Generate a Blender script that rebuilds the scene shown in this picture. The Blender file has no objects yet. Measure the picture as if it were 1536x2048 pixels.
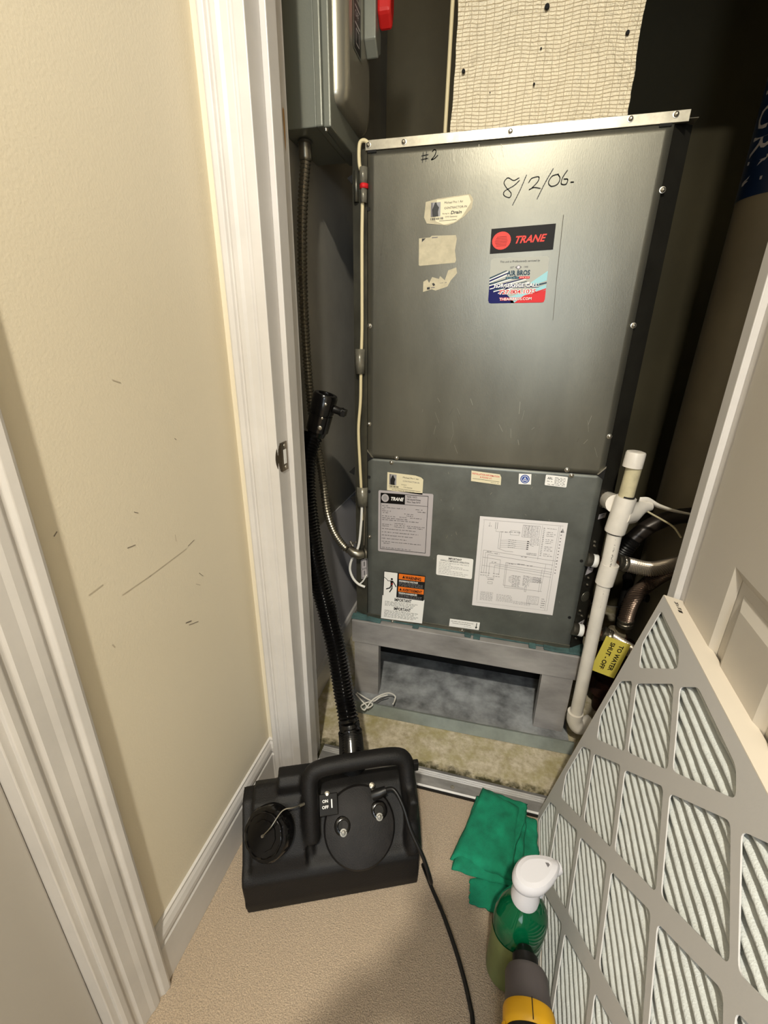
import bpy, bmesh, math, random
from mathutils import Vector, Matrix, noise
random.seed(7)
S = bpy.context.scene
C = S.collection
# ------------------------------------------------------------------ camera
F_PX = 869.7
RIGHT = Vector((0.96884871, 0.24728163, 0.01356355))
DOWN = Vector((0.10068326, -0.34325555, -0.93383002))
FWD = Vector((-0.22626325, 0.90610564, -0.35745982))
CAM = Vector((0, 0, 1.12))
cd = bpy.data.cameras.new('camera')
cam = bpy.data.objects.new('camera', cd)
C.objects.link(cam)
cd.sensor_fit = 'HORIZONTAL'; cd.sensor_width = 36.0
cd.lens = F_PX / 1536 * 36.0
cd.clip_start = 0.02
up = -DOWN; bk = -FWD
cam.matrix_world = Matrix(((RIGHT.x, up.x, bk.x, CAM.x), (RIGHT.y, up.y, bk.y, CAM.y), (RIGHT.z, up.z, bk.z, CAM.z), (0, 0, 0, 1)))
S.camera = cam
# ------------------------------------------------------------------ world, lights, exposure
S.view_settings.view_transform = 'Standard'
S.view_settings.look = 'None'
S.view_settings.gamma = 1.0
S.view_settings.use_curve_mapping = False
S.view_settings.exposure = 0.0
w = bpy.data.worlds.new('world'); S.world = w; w.use_nodes = True
w.node_tree.nodes['Background'].inputs[0].default_value = (0.9, 0.95, 1.0, 1)
w.node_tree.nodes['Background'].inputs[1].default_value = 0.05

def lamp(name, kind, loc, power, color, size, target=None):
    l = bpy.data.lights.new(name, kind); l.energy = power; l.color = color
    if kind == 'AREA': l.shape = 'DISK'; l.size = size
    else: l.shadow_soft_size = size
    o = bpy.data.objects.new(name, l); C.objects.link(o); o.location = loc
    if target is not None:
        o.rotation_euler = (Vector(target) - Vector(loc)).to_track_quat('-Z', 'Y').to_euler()
    return o
lamp('hall_ceiling_light', 'AREA', (0.0, -0.65, 2.32), 48.0, (1.0, 0.93, 0.78), 0.07, (0.0, -0.2, 0))
lamp('hall_lamp', 'POINT', (0.06, -1.10, 1.55), 28.0, (0.88, 0.93, 1.0), 0.08)
wl = lamp('closet_fill_light', 'AREA', (0.40, -2.55, 1.15), 44.0, (0.74, 0.87, 1.0), 1.3, (0.15, 0.8, 0.6))  # unseen soft fill added to brighten the low closet; no window is built here
wl.data.shape = 'RECTANGLE'; wl.data.size = 1.4; wl.data.size_y = 1.7

# ------------------------------------------------------------------ materials
def lin(c): c /= 255.0; return c / 12.92 if c <= 0.04045 else ((c + 0.055) / 1.055) ** 2.4
def rgb(r, g, b): return (lin(r), lin(g), lin(b), 1.0)
MATS = {}
def mat(name, col, rough=0.6, metal=0.0, noise_amt=0.0, noise_scale=20, bump=0.0, bump_scale=200, spec=None,
        trans=0.0, ior=1.45, col2=None, coat=0.0, aniso=None, rough_var=0.0, stretch=(1, 1, 1)):
    m = bpy.data.materials.new(name); m.use_nodes = True
    nt = m.node_tree; N = nt.nodes; L = nt.links
    p = N['Principled BSDF']
    p.inputs['Base Color'].default_value = rgb(*col)
    p.inputs['Roughness'].default_value = rough
    p.inputs['Metallic'].default_value = metal
    p.inputs['IOR'].default_value = ior
    if spec is not None: p.inputs['Specular IOR Level'].default_value = spec
    if trans: p.inputs['Transmission Weight'].default_value = trans
    if coat: p.inputs['Coat Weight'].default_value = coat; p.inputs['Coat Roughness'].default_value = 0.15
    if noise_amt or bump or rough_var:
        tc = N.new('ShaderNodeTexCoord'); mp = N.new('ShaderNodeMapping'); mp.inputs['Scale'].default_value = stretch
        L.new(tc.outputs['Object'], mp.inputs[0])
    if noise_amt or rough_var:
        n = N.new('ShaderNodeTexNoise'); n.inputs['Scale'].default_value = noise_scale; n.inputs['Detail'].default_value = 6
        n.inputs['Roughness'].default_value = 0.6
        L.new(mp.outputs[0], n.inputs['Vector'])
    if noise_amt:
        r = N.new('ShaderNodeValToRGB')
        r.color_ramp.elements[0].position = 0.32; r.color_ramp.elements[1].position = 0.68
        c2 = col2 if col2 else tuple(max(0, c * (1 - noise_amt)) for c in col)
        r.color_ramp.elements[0].color = rgb(*c2); r.color_ramp.elements[1].color = rgb(*col)
        L.new(n.outputs['Fac'], r.inputs[0]); L.new(r.outputs[0], p.inputs['Base Color'])
    if rough_var:
        mr = N.new('ShaderNodeMapRange'); mr.inputs['To Min'].default_value = max(0, rough - rough_var); mr.inputs['To Max'].default_value = rough + rough_var
        L.new(n.outputs['Fac'], mr.inputs[0]); L.new(mr.outputs[0], p.inputs['Roughness'])
    if bump:
        nb = N.new('ShaderNodeTexNoise'); nb.inputs['Scale'].default_value = bump_scale; nb.inputs['Detail'].default_value = 3
        L.new(mp.outputs[0], nb.inputs['Vector'])
        b = N.new('ShaderNodeBump'); b.inputs['Strength'].default_value = bump; b.inputs['Distance'].default_value = 0.002
        L.new(nb.outputs['Fac'], b.inputs['Height']); L.new(b.outputs[0], p.inputs['Normal'])
    MATS[name] = m
    return m
M_wall = mat('cream_wall_paint', (218, 208, 186), 0.62, bump=0.15, bump_scale=260)
M_trim = mat('white_trim_paint', (204, 200, 196), 0.38, noise_amt=0.05, noise_scale=9, bump=0.05, bump_scale=40)
M_door = mat('white_door_paint', (198, 191, 180), 0.42, bump=0.12, bump_scale=90)
M_closet = mat('grey_closet_drywall', (160, 156, 146), 0.75, noise_amt=0.12, noise_scale=4, bump=0.1, bump_scale=150)
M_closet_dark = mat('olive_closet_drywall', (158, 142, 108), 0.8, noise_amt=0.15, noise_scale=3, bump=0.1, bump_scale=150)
M_ceil = mat('ceiling_paint', (225, 220, 208), 0.8)
M_panel_up = mat('zinc_coated_sheet', (114, 112, 101), 0.34, 0.62, noise_amt=0.2, noise_scale=4, bump=0.05, bump_scale=420, rough_var=0.06, stretch=(1, 1, 0.35))
M_panel_lo = mat('grey_green_zinc_sheet', (112, 115, 110), 0.42, 0.45, noise_amt=0.16, noise_scale=11, bump=0.10, bump_scale=380, rough_var=0.10)
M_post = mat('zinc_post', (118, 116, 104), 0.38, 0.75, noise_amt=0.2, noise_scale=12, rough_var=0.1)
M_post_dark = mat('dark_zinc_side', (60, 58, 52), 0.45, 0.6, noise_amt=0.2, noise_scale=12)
M_rail = mat('bright_zinc_edge', (175, 170, 155), 0.33, 0.85, noise_amt=0.2, noise_scale=30)
M_stand = mat('dull_galvanised_steel', (184, 180, 178), 0.5, 0.2, noise_amt=0.3, noise_scale=9, rough_var=0.1, stretch=(0.4, 1, 1))
M_pan = mat('spangled_galvanised_pan', (180, 184, 188), 0.55, 0.08, noise_amt=0.42, noise_scale=13, rough_var=0.1)
M_panlip = mat('pan_lip_zinc', (152, 160, 154), 0.45, 0.2, noise_amt=0.15, noise_scale=14)
M_alu = mat('scuffed_aluminium', (168, 166, 164), 0.5, 0.6, noise_amt=0.3, noise_scale=25, rough_var=0.12, stretch=(0.3, 1, 1))
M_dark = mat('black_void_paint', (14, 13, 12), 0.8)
M_screw = mat('screw_steel', (175, 170, 158), 0.28, 0.95)
M_black_pl = mat('matte_black_plastic', (18, 16, 16), 0.55, bump=0.35, bump_scale=500, noise_amt=0.25, noise_scale=25, col2=(12, 11, 11), spec=0.35)
M_black_dusty = mat('dusty_black_plastic', (30, 27, 26), 0.6, bump=0.3, bump_scale=400, noise_amt=0.4, noise_scale=30, col2=(17, 15, 15), spec=0.35)
M_black_gl = mat('glossy_black_plastic', (10, 9, 9), 0.16)
M_black_rub = mat('black_rubber', (16, 15, 15), 0.4)
M_conduit = mat('flexible_steel', (135, 130, 118), 0.32, 0.9)
M_braid = mat('braided_stainless', (196, 186, 174), 0.34, 0.8)
M_hose_dark = mat('dark_hose', (52, 46, 42), 0.35, 0.3)
M_pvc = mat('white_pvc', (226, 220, 210), 0.35, noise_amt=0.06, noise_scale=20)
M_pvc_y = mat('aged_pvc', (205, 195, 160), 0.4, noise_amt=0.12, noise_scale=40)
M_copper = mat('brown_copper', (96, 66, 48), 0.4, 0.6, noise_amt=0.3, noise_scale=30)
M_rust = mat('rusty_iron', (72, 38, 24), 0.8, 0.2, noise_amt=0.5, noise_scale=35, bump=0.6, bump_scale=120)
M_teflon = mat('white_tape', (240, 240, 238), 0.5)
M_wire = mat('cream_cable_jacket', (214, 200, 160), 0.5)
M_wire_w = mat('white_cable_jacket', (228, 226, 220), 0.45)
M_tape = mat('clear_silver_tape', (138, 134, 120), 0.25, 0.35, noise_amt=0.2, noise_scale=60)
M_box = mat('grey_enclosure_paint', (122, 124, 114), 0.36, 0.25, bump=0.08, bump_scale=300)
M_red = mat('red_plastic', (190, 30, 28), 0.35)
M_insul = mat('grey_pipe_jacket', (128, 118, 98), 0.6, noise_amt=0.1, noise_scale=6)
M_teal = mat('teal_gasket', (74, 104, 104), 0.7, noise_amt=0.3, noise_scale=30)
M_cloth = mat('green_terry_cloth', (18, 140, 104), 0.95, bump=0.6, bump_scale=700, noise_amt=0.22, noise_scale=30)
M_bottle = mat('green_plastic_bottle', (4, 92, 56), 0.1, trans=0.35, ior=1.45)
M_bottle_lbl = mat('olive_bottle_label', (112, 122, 74), 0.45, noise_amt=0.1)
M_yellow = mat('yellow_tool_plastic', (214, 160, 24), 0.45)
M_toolgrey = mat('grey_tool_plastic', (84, 78, 78), 0.5)
M_card = mat('grey_filter_cardboard', (196, 194, 192), 0.75, bump=0.05, bump_scale=300)
M_card_edge = mat('cream_filter_edge', (214, 204, 188), 0.7)
M_media = mat('pale_green_filter_media', (208, 212, 210), 0.95, bump=0.5, bump_scale=500, noise_amt=0.06, noise_scale=60)
M_paper = mat('white_paper', (226, 222, 222), 0.6)
M_white = mat('white_vinyl', (238, 236, 232), 0.6)
M_cream = mat('cream_sticker', (222, 212, 180), 0.5)
M_plate = mat('silver_plate', (186, 180, 182), 0.4, 0.15)
M_ink = mat('black_ink', (22, 20, 20), 0.5)
M_greyink = mat('grey_ink', (110, 106, 108), 0.6)
M_midink = mat('mid_grey_ink', (150, 148, 150), 0.6)
M_pencil = mat('marker_ink', (52, 50, 46), 0.5)
M_orange = mat('orange_ink', (236, 118, 30), 0.5)
M_sred = mat('red_ink', (206, 28, 34), 0.6)
M_tred = mat('brand_red_ink', (226, 62, 52), 0.6)
M_navy = mat('navy_ink', (18, 22, 88), 0.6, spec=0.2)
M_teal_ink = mat('dark_teal_ink', (20, 58, 78), 0.6)
M_sky = mat('light_blue_ink', (150, 200, 208), 0.6)
M_blue = mat('blue_ink', (28, 66, 150), 0.4)
M_bluelab = mat('blue_pipe_label', (14, 34, 66), 0.4)
M_tag = mat('yellow_tag', (226, 212, 96), 0.5)
M_gloss_blk = mat('gloss_black_vinyl', (12, 9, 8), 0.5, spec=0.2)
M_residue = mat('torn_paper_residue', (196, 186, 158), 0.7, noise_amt=0.1, noise_scale=60)
M_brown = mat('brown_stain', (170, 130, 80), 0.6)

def foil_mat():
    m = bpy.data.materials.new('reinforced_foil'); m.use_nodes = True
    nt = m.node_tree; N = nt.nodes; L = nt.links; p = N['Principled BSDF']
    p.inputs['Metallic'].default_value = 0.6; p.inputs['Roughness'].default_value = 0.36
    tc = N.new('ShaderNodeTexCoord')
    mp = N.new('ShaderNodeMapping'); L.new(tc.outputs['Object'], mp.inputs[0])
    n0 = N.new('ShaderNodeTexNoise'); n0.inputs['Scale'].default_value = 10; n0.inputs['Detail'].default_value = 5
    L.new(mp.outputs[0], n0.inputs['Vector'])
    mx = N.new('ShaderNodeMixRGB'); mx.inputs[0].default_value = 0.02
    L.new(mp.outputs[0], mx.inputs[1]); L.new(n0.outputs['Color'], mx.inputs[2])
    sx = N.new('ShaderNodeSeparateXYZ'); L.new(mx.outputs[0], sx.inputs[0])
    def lines(sock, sc, wdt):
        a = N.new('ShaderNodeMath'); a.operation = 'MULTIPLY'; a.inputs[1].default_value = sc; L.new(sock, a.inputs[0])
        b = N.new('ShaderNodeMath'); b.operation = 'FRACT'; L.new(a.outputs[0], b.inputs[0])
        c = N.new('ShaderNodeMath'); c.operation = 'LESS_THAN'; c.inputs[1].default_value = wdt; L.new(b.outputs[0], c.inputs[0])
        return c.outputs[0]
    h = lines(sx.outputs['Z'], 150, 0.26); v = lines(sx.outputs['X'], 62, 0.07)
    mxx = N.new('ShaderNodeMath'); mxx.operation = 'MAXIMUM'; L.new(h, mxx.inputs[0]); L.new(v, mxx.inputs[1])
    cr = N.new('ShaderNodeMixRGB'); cr.inputs[1].default_value = rgb(246, 234, 206); cr.inputs[2].default_value = rgb(196, 178, 144)
    L.new(mxx.outputs[0], cr.inputs[0]); L.new(cr.outputs[0], p.inputs['Base Color'])
    n2 = N.new('ShaderNodeTexNoise'); n2.inputs['Scale'].default_value = 14; n2.inputs['Detail'].default_value = 8; n2.inputs['Roughness'].default_value = 0.7
    L.new(mp.outputs[0], n2.inputs['Vector'])
    ad = N.new('ShaderNodeMath'); ad.operation = 'ADD'
    ml = N.new('ShaderNodeMath'); ml.operation = 'MULTIPLY'; ml.inputs[1].default_value = 4.5; L.new(n2.outputs['Fac'], ml.inputs[0])
    m2 = N.new('ShaderNodeMath'); m2.operation = 'MULTIPLY'; m2.inputs[1].default_value = 0.25; L.new(mxx.outputs[0], m2.inputs[0])
    L.new(ml.outputs[0], ad.inputs[0]); L.new(m2.outputs[0], ad.inputs[1])
    b = N.new('ShaderNodeBump'); b.inputs['Strength'].default_value = 0.6; b.inputs['Distance'].default_value = 0.005
    L.new(ad.outputs[0], b.inputs['Height']); L.new(b.outputs[0], p.inputs['Normal'])
    return m
M_foil = foil_mat()

def carpet_mat():
    m = mat('beige_cut_pile_carpet', (196, 174, 148), 0.98, bump=1.0, bump_scale=420, noise_amt=0.2, noise_scale=320)
    m.node_tree.nodes['Principled BSDF'].inputs['Sheen Weight'].default_value = 0.3
    for n in m.node_tree.nodes:
        if n.type == 'BUMP': n.inputs['Distance'].default_value = 0.004
    return m
M_carpet = carpet_mat()

def concrete_mat():
    m = bpy.data.materials.new('mouldy_concrete'); m.use_nodes = True
    nt = m.node_tree; N = nt.nodes; L = nt.links; p = N['Principled BSDF']; p.inputs['Roughness'].default_value = 0.85
    tc = N.new('ShaderNodeTexCoord')
    def nz(sc, det=6):
        n = N.new('ShaderNodeTexNoise'); n.inputs['Scale'].default_value = sc; n.inputs['Detail'].default_value = det; n.inputs['Roughness'].default_value = 0.65
        L.new(tc.outputs['Object'], n.inputs['Vector']); return n
    def ramp(src, a, ca, b, cb):
        r = N.new('ShaderNodeValToRGB'); r.color_ramp.elements[0].position = a; r.color_ramp.elements[1].position = b
        r.color_ramp.elements[0].color = ca; r.color_ramp.elements[1].color = cb; L.new(src, r.inputs[0]); return r
    base = ramp(nz(55, 10).outputs['Fac'], 0.35, rgb(164, 152, 126), 0.65, rgb(206, 196, 174))
    green = ramp(nz(13, 6).outputs['Fac'], 0.45, (0, 0, 0, 1), 0.68, (1, 1, 1, 1))
    m1 = N.new('ShaderNodeMixRGB'); m1.inputs[2].default_value = rgb(158, 148, 104); L.new(green.outputs[0], m1.inputs[0]); L.new(base.outputs[0], m1.inputs[1])
    # dark mould crust near the threshold (low y), broken up by noise
    sx = N.new('ShaderNodeSeparateXYZ'); L.new(tc.outputs['Object'], sx.inputs[0])
    g = N.new('ShaderNodeMapRange'); g.inputs['From Min'].default_value = 0.955; g.inputs['From Max'].default_value = 0.895; L.new(sx.outputs['Y'], g.inputs[0])
    nn = nz(34, 8); mu = N.new('ShaderNodeMath'); mu.operation = 'MULTIPLY'; L.new(g.outputs[0], mu.inputs[0]); L.new(nn.outputs['Fac'], mu.inputs[1])
    rr = ramp(mu.outputs[0], 0.26, (0, 0, 0, 1), 0.42, (1, 1, 1, 1))
    m2 = N.new('ShaderNodeMixRGB'); m2.inputs[2].default_value = rgb(62, 58, 34); L.new(rr.outputs[0], m2.inputs[0]); L.new(m1.outputs[0], m2.inputs[1])
    L.new(m2.outputs[0], p.inputs['Base Color'])
    b = N.new('ShaderNodeBump'); b.inputs['Strength'].default_value = 0.6; b.inputs['Distance'].default_value = 0.003
    L.new(nz(60, 8).outputs['Fac'], b.inputs['Height']); L.new(b.outputs[0], p.inputs['Normal'])
    return m
M_conc = concrete_mat()

# ------------------------------------------------------------------ geometry helpers
def at(px, py, axis, val):
    """photo pixel -> point on the world plane axis = val"""
    r = RIGHT * (px - 768) + DOWN * (py - 1024) + FWD * F_PX
    t = (val - CAM[axis]) / r[axis]
    return CAM + r * t

class MB:
    def __init__(s): s.v = []; s.f = []; s.m = []; s.sm = []
    def add(s, vs, fs, mi=0, smooth=False):
        o = len(s.v); s.v += [tuple(v) for v in vs]
        s.f += [tuple(i + o for i in f) for f in fs]; s.m += [mi] * len(fs); s.sm += [smooth] * len(fs)
        return s
    def box(s, x0, x1, y0, y1, z0, z1, mi=0):
        vs = [(x, y, z) for x in (x0, x1) for y in (y0, y1) for z in (z0, z1)]
        return s.add(vs, [(0, 1, 3, 2), (4, 6, 7, 5), (0, 4, 5, 1), (2, 3, 7, 6), (0, 2, 6, 4), (1, 5, 7, 3)], mi)
    def obox(s, c, ax, ay, az, mi=0):
        c = Vector(c); ax = Vector(ax); ay = Vector(ay); az = Vector(az)
        vs = [c + i * ax + j * ay + k * az for i in (-1, 1) for j in (-1, 1) for k in (-1, 1)]
        fs = [(0, 1, 3, 2), (4, 6, 7, 5), (0, 4, 5, 1), (2, 3, 7, 6), (0, 2, 6, 4), (1, 5, 7, 3)]
        if ax.cross(ay).dot(az) < 0: fs = [f[::-1] for f in fs]
        return s.add(vs, fs, mi)
    def prism(s, poly, axis, a0, a1, mi=0, smooth=False):
        """poly: 2D list in the two other axes (cyclic order), extruded along axis"""
        def P(p, a):
            if axis == 0: return (a, p[0], p[1])
            if axis == 1: return (p[0], a, p[1])
            return (p[0], p[1], a)
        n = len(poly); vs = [P(p, a0) for p in poly] + [P(p, a1) for p in poly]
        s.add(vs, [(i, (i + 1) % n, n + (i + 1) % n, n + i) for i in range(n)], mi, smooth)
        s.add([P(p, a0) for p in poly], [tuple(range(n))], mi); s.add([P(p, a1) for p in poly], [tuple(range(n))[::-1]], mi)
        return s
    def rings(s, rs, mi=0, smooth=True, cap=True, close=False):
        n = len(rs[0]); vs = [p for r in rs for p in r]; fs = []
        for k in range(len(rs) - 1):
            for i in range(n):
                j = (i + 1) % n
                fs.append((k * n + i, k * n + j, (k + 1) * n + j, (k + 1) * n + i))
        s.add(vs, fs, mi, smooth)
        if cap:
            s.add(rs[0], [tuple(range(n))[::-1]], mi); s.add(rs[-1], [tuple(range(n))], mi)
        return s
    def tube(s, pts, r, n=12, mi=0, cap=True, sq=1.0):
        pts = [Vector(p) for p in pts]; rs = []; prev = None
        for i, p in enumerate(pts):
            t = (pts[min(i + 1, len(pts) - 1)] - pts[max(i - 1, 0)]).normalized()
            if prev is None:
                a = Vector((0, 0, 1)) if abs(t.z) < 0.9 else Vector((1, 0, 0))
                u = t.cross(a).normalized()
            else: u = (prev - t * prev.dot(t)).normalized()
            prev = u; v = t.cross(u)
            rr = r[i] if isinstance(r, (list, tuple)) else r
            rs.append([p + (u * math.cos(k * 2 * math.pi / n) + v * sq * math.sin(k * 2 * math.pi / n)) * rr for k in range(n)])
        return s.rings(rs, mi, True, cap)
    def lathe(s, c, axis, prof, n=24, mi=0, cap=True):
        c = Vector(c); t = Vector(axis).normalized()
        a = Vector((0, 0, 1)) if abs(t.z) < 0.9 else Vector((1, 0, 0))
        u = t.cross(a).normalized(); v = t.cross(u)
        rs = [[c + t * h + (u * math.cos(k * 2 * math.pi / n) + v * math.sin(k * 2 * math.pi / n)) * r for k in range(n)] for h, r in prof]
        return s.rings(rs, mi, True, cap)
    def build(s, name, mats, parent=None, bevel=0, solid=0, sub=0, angle=35, seg=2):
        me = bpy.data.meshes.new(name); me.from_pydata(s.v, [], s.f)
        if not isinstance(mats, (list, tuple)): mats = [mats]
        for m in mats: me.materials.append(m)
        me.polygons.foreach_set('material_index', s.m); me.polygons.foreach_set('use_smooth', s.sm)
        bm = bmesh.new(); bm.from_mesh(me)
        bmesh.ops.remove_doubles(bm, verts=bm.verts, dist=1e-6)
        bmesh.ops.recalc_face_normals(bm, faces=bm.faces)
        for e in bm.edges:
            if len(e.link_faces) == 2 and e.calc_face_angle(0) > 0.66: e.smooth = False
        bm.to_mesh(me); bm.free(); me.update()
        o = bpy.data.objects.new(name, me); C.objects.link(o)
        if bevel:
            b = o.modifiers.new('bevel', 'BEVEL'); b.width = bevel; b.segments = seg; b.limit_method = 'ANGLE'; b.angle_limit = math.radians(angle)
        if sub:
            b = o.modifiers.new('sub', 'SUBSURF'); b.levels = sub; b.render_levels = sub
        if parent is not None: put(o, parent)
        return o
WORLD = {}
def put(o, parent):
    """parent while keeping the mesh where it stands (empties are only translated)"""
    o.parent = parent
    off = Vector(parent.location) if parent.type == 'EMPTY' else Vector((0, 0, 0))
    if o.type == 'MESH' and o.get('_loc') is None:
        o.matrix_parent_inverse = Matrix.Translation(-off)
def tag(o, label=None, cat=None, group=None, kind=None):
    if label: o['label'] = label
    if cat: o['category'] = cat
    if group: o['group'] = group
    if kind: o['kind'] = kind
    return o
def thing(name, label, cat, loc, group=None):
    o = bpy.data.objects.new(name, None); C.objects.link(o); o.location = loc; o.empty_display_size = 0.05
    return tag(o, label, cat, group)
def struct(o, label=None): return tag(o, label, kind='structure')
def smooth_path(pts, k=8):
    pts = [Vector(p) for p in pts]; out = []
    P = [pts[0] * 2 - pts[1]] + pts + [pts[-1] * 2 - pts[-2]]
    for i in range(1, len(P) - 2):
        for j in range(k):
            t = j / k
            out.append(0.5 * ((2 * P[i]) + (P[i + 1] - P[i - 1]) * t + (2 * P[i - 1] - 5 * P[i] + 4 * P[i + 1] - P[i + 2]) * t * t + (3 * P[i] - P[i - 1] - 3 * P[i + 1] + P[i + 2]) * t ** 3))
    out.append(pts[-1]); return out
def resample(pts, step):
    out = [pts[0].copy()]; d = 0; i = 0; cur = pts[0].copy()
    total = 0
    while i < len(pts) - 1:
        seg = pts[i + 1] - cur; l = seg.length
        if d + l >= step:
            cur = cur + seg * ((step - d) / l); out.append(cur.copy()); d = 0
        else: d += l; i += 1; cur = pts[i].copy()
    return out
def ribbed(mb, path, r, pitch, amp, n=14, mi=0, sub=4):
    p = resample(smooth_path(path, 12), pitch / sub)
    rr = [r + amp * (0.5 + 0.5 * math.cos(2 * math.pi * i / sub)) for i in range(len(p))]
    return mb.tube(p, rr, n, mi)

def text2d(body, size, bold=0.0, shear=0.0, align='LEFT', sx=1.0):
    cu = bpy.data.curves.new('t', 'FONT'); cu.body = body; cu.size = size; cu.resolution_u = 2
    cu.offset = bold; cu.shear = shear; cu.align_x = align; cu.fill_mode = 'FRONT'
    ob = bpy.data.objects.new('t', cu); C.objects.link(ob)
    me = bpy.data.meshes.new_from_object(ob)
    vs = [(v.co.x * sx, v.co.y) for v in me.vertices]; fs = [tuple(p.vertices) for p in me.polygons]
    bpy.data.objects.remove(ob); bpy.data.curves.remove(cu); bpy.data.meshes.remove(me)
    return vs, fs

class Sticker:
    """flat printed label: origin top-left, u to the right, v down, thin layers standing off along n"""
    def __init__(s, O, U, V, n, W, H):
        s.O = Vector(O); s.U = Vector(U) / W; s.V = Vector(V) / H; s.n = Vector(n).normalized()
        s.W = W; s.H = H; s.mb = MB(); s.mats = []
    def mi(s, m):
        if m not in s.mats: s.mats.append(m)
        return s.mats.index(m)
    def P(s, u, v, l): return s.O + s.U * u + s.V * v + s.n * (0.0004 + 0.00022 * l)
    def poly(s, pts, m, l=0):
        s.mb.add([s.P(u, v, l) for u, v in pts], [tuple(range(len(pts)))], s.mi(m)); return s
    def rect(s, u0, v0, u1, v1, m, l=0): return s.poly([(u0, v0), (u1, v0), (u1, v1), (u0, v1)], m, l)
    def sheet(s, m, r=0):
        s.rr(0, 0, s.W, s.H, m, r, 0); return s
    def rr(s, u0, v0, u1, v1, m, r=0, l=0):
        if r <= 0: return s.rect(u0, v0, u1, v1, m, l)
        pts = []
        for cx, cy, a0 in ((u1 - r, v0 + r, -90), (u1 - r, v1 - r, 0), (u0 + r, v1 - r, 90), (u0 + r, v0 + r, 180)):
            for k in range(5):
                a = math.radians(a0 + k * 22.5); pts.append((cx + r * math.cos(a), cy + r * math.sin(a)))
        return s.poly(pts, m, l)
    def circ(s, u, v, r, m, l=1, n=24): return s.poly([(u + r * math.cos(2 * math.pi * k / n), v + r * math.sin(2 * math.pi * k / n)) for k in range(n)], m, l)
    def line(s, pts, wd, m, l=1):
        for (a, b), (c, d) in zip(pts, pts[1:]):
            L = math.hypot(c - a, d - b) or 1; nx, ny = -(d - b) / L * wd / 2, (c - a) / L * wd / 2
            ex, ey = (c - a) / L * wd / 2, (d - b) / L * wd / 2
            s.poly([(a + nx - ex, b + ny - ey), (c + nx + ex, d + ny + ey), (c - nx + ex, d - ny + ey), (a - nx - ex, b - ny - ey)], m, l)
        return s
    def frame(s, u0, v0, u1, v1, wd, m, l=1): return s.line([(u0, v0), (u1, v0), (u1, v1), (u0, v1), (u0, v0)], wd, m, l)
    def text(s, u, v, body, size, m, l=2, bold=0.0, shear=0.0, align='LEFT', fit=None, sx=1.0):
        vs, fs = text2d(body, size, bold, shear, align, sx)
        if fit and vs:
            x0 = min(p[0] for p in vs); x1 = max(p[0] for p in vs); k = fit / (x1 - x0)
            vs = [((p[0] - x0) * k, p[1]) for p in vs]
            if align == 'CENTER': vs = [(p[0] - fit / 2, p[1]) for p in vs]
        s.mb.add([s.P(u + x, v - y, l) for x, y in vs], fs, s.mi(m)); return s
    def scrawl(s, u0, v, u1, h, m, l=1, seed=0, density=0.8):
        """tiny print far below reading size: a row of short strokes"""
        rnd = random.Random(seed); u = u0
        while u < u1 - h * 0.3:
            wl = rnd.uniform(1.5, 5) * h; e = min(u + wl, u1)
            x = u
            while x < e:
                b = min(x + h * rnd.uniform(0.35, 0.6), e); t = rnd.uniform(0, 0.35) * h
                s.rect(x, v + t, b, v + h - rnd.uniform(0, 0.3) * h, m, l); x = b + h * 0.22
            u = e + h * rnd.uniform(0.5, 1.2) / density
        return s
    def build(s, name, parent, label=None):
        me = bpy.data.meshes.new(name); me.from_pydata([tuple(v) for v in s.mb.v], [], s.mb.f)
        for m in s.mats: me.materials.append(m)
        me.polygons.foreach_set('material_index', s.mb.m)
        me.update()
        o = bpy.data.objects.new(name, me); C.objects.link(o)
        if parent is not None: put(o, parent)
        if label: o['label'] = label
        return o

# ------------------------------------------------------------------ the setting
XL = -0.500      # left wall (hall and closet)
YW = 0.770       # wall that holds the closet door
ZC = 2.44
XJL = -0.405; XJR = 0.380   # door opening
ZH = 2.03
HALL_Y = -2.6
o = MB().box(-2.2, 1.3, HALL_Y, 0.838, -0.03, 0.0).build('floor', M_carpet); struct(o, 'beige cut-pile carpet in the hall')
o = MB().box(XL - 0.1, 0.95, 0.8385, 1.95, -0.03, -0.001).build('floor', M_conc); struct(o, 'stained and mouldy bare concrete inside the closet')
# left wall (hall side): from the far corner to the near door, then beyond it
YD0, YD1 = -0.56, 0.243   # near doorway
o = MB().box(XL - 0.1, XL, YD1 + 0.0121, 0.84, 0, ZC).box(XL - 0.1, XL, -0.9, YD0, 0, ZC).box(XL - 0.1, XL, YD0, YD1, 2.06, ZC).build('wall_left', M_wall)
struct(o, 'cream painted hall wall with scuff marks')
o = MB().box(XL, XJL - 0.019, YW, 0.885, 0, ZC).box(XJR + 0.019, 1.3, YW, 0.885, 0, ZC).box(XJL - 0.019, XJR + 0.019, YW, 0.885, ZH + 0.019, ZC).build('wall_front', M_wall)
struct(o, 'cream wall around the closet opening')
o = MB().box(XL - 0.1, XL, 0.885, 1.95, 0, ZC).build('wall_closet_left', M_closet); struct(o, 'grey closet side wall with a panel seam')
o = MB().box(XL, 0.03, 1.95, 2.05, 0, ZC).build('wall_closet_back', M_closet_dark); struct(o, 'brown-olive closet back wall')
M_olive_shade = mat('olive_wall_shade', (78, 72, 52), 0.85, noise_amt=0.12, noise_scale=3)  # wall colour darkened to paint in the shade on the closet's right side
o = MB().box(0.03, 0.95, 1.95, 2.05, 0, ZC).build('wall_closet_back', M_olive_shade); struct(o, 'back wall behind the large pipe, shade painted in as dark olive')
o = MB().box(0.85, 0.95, 0.885, 1.95, 0, ZC).build('wall_closet_right', M_olive_shade); struct(o)
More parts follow.
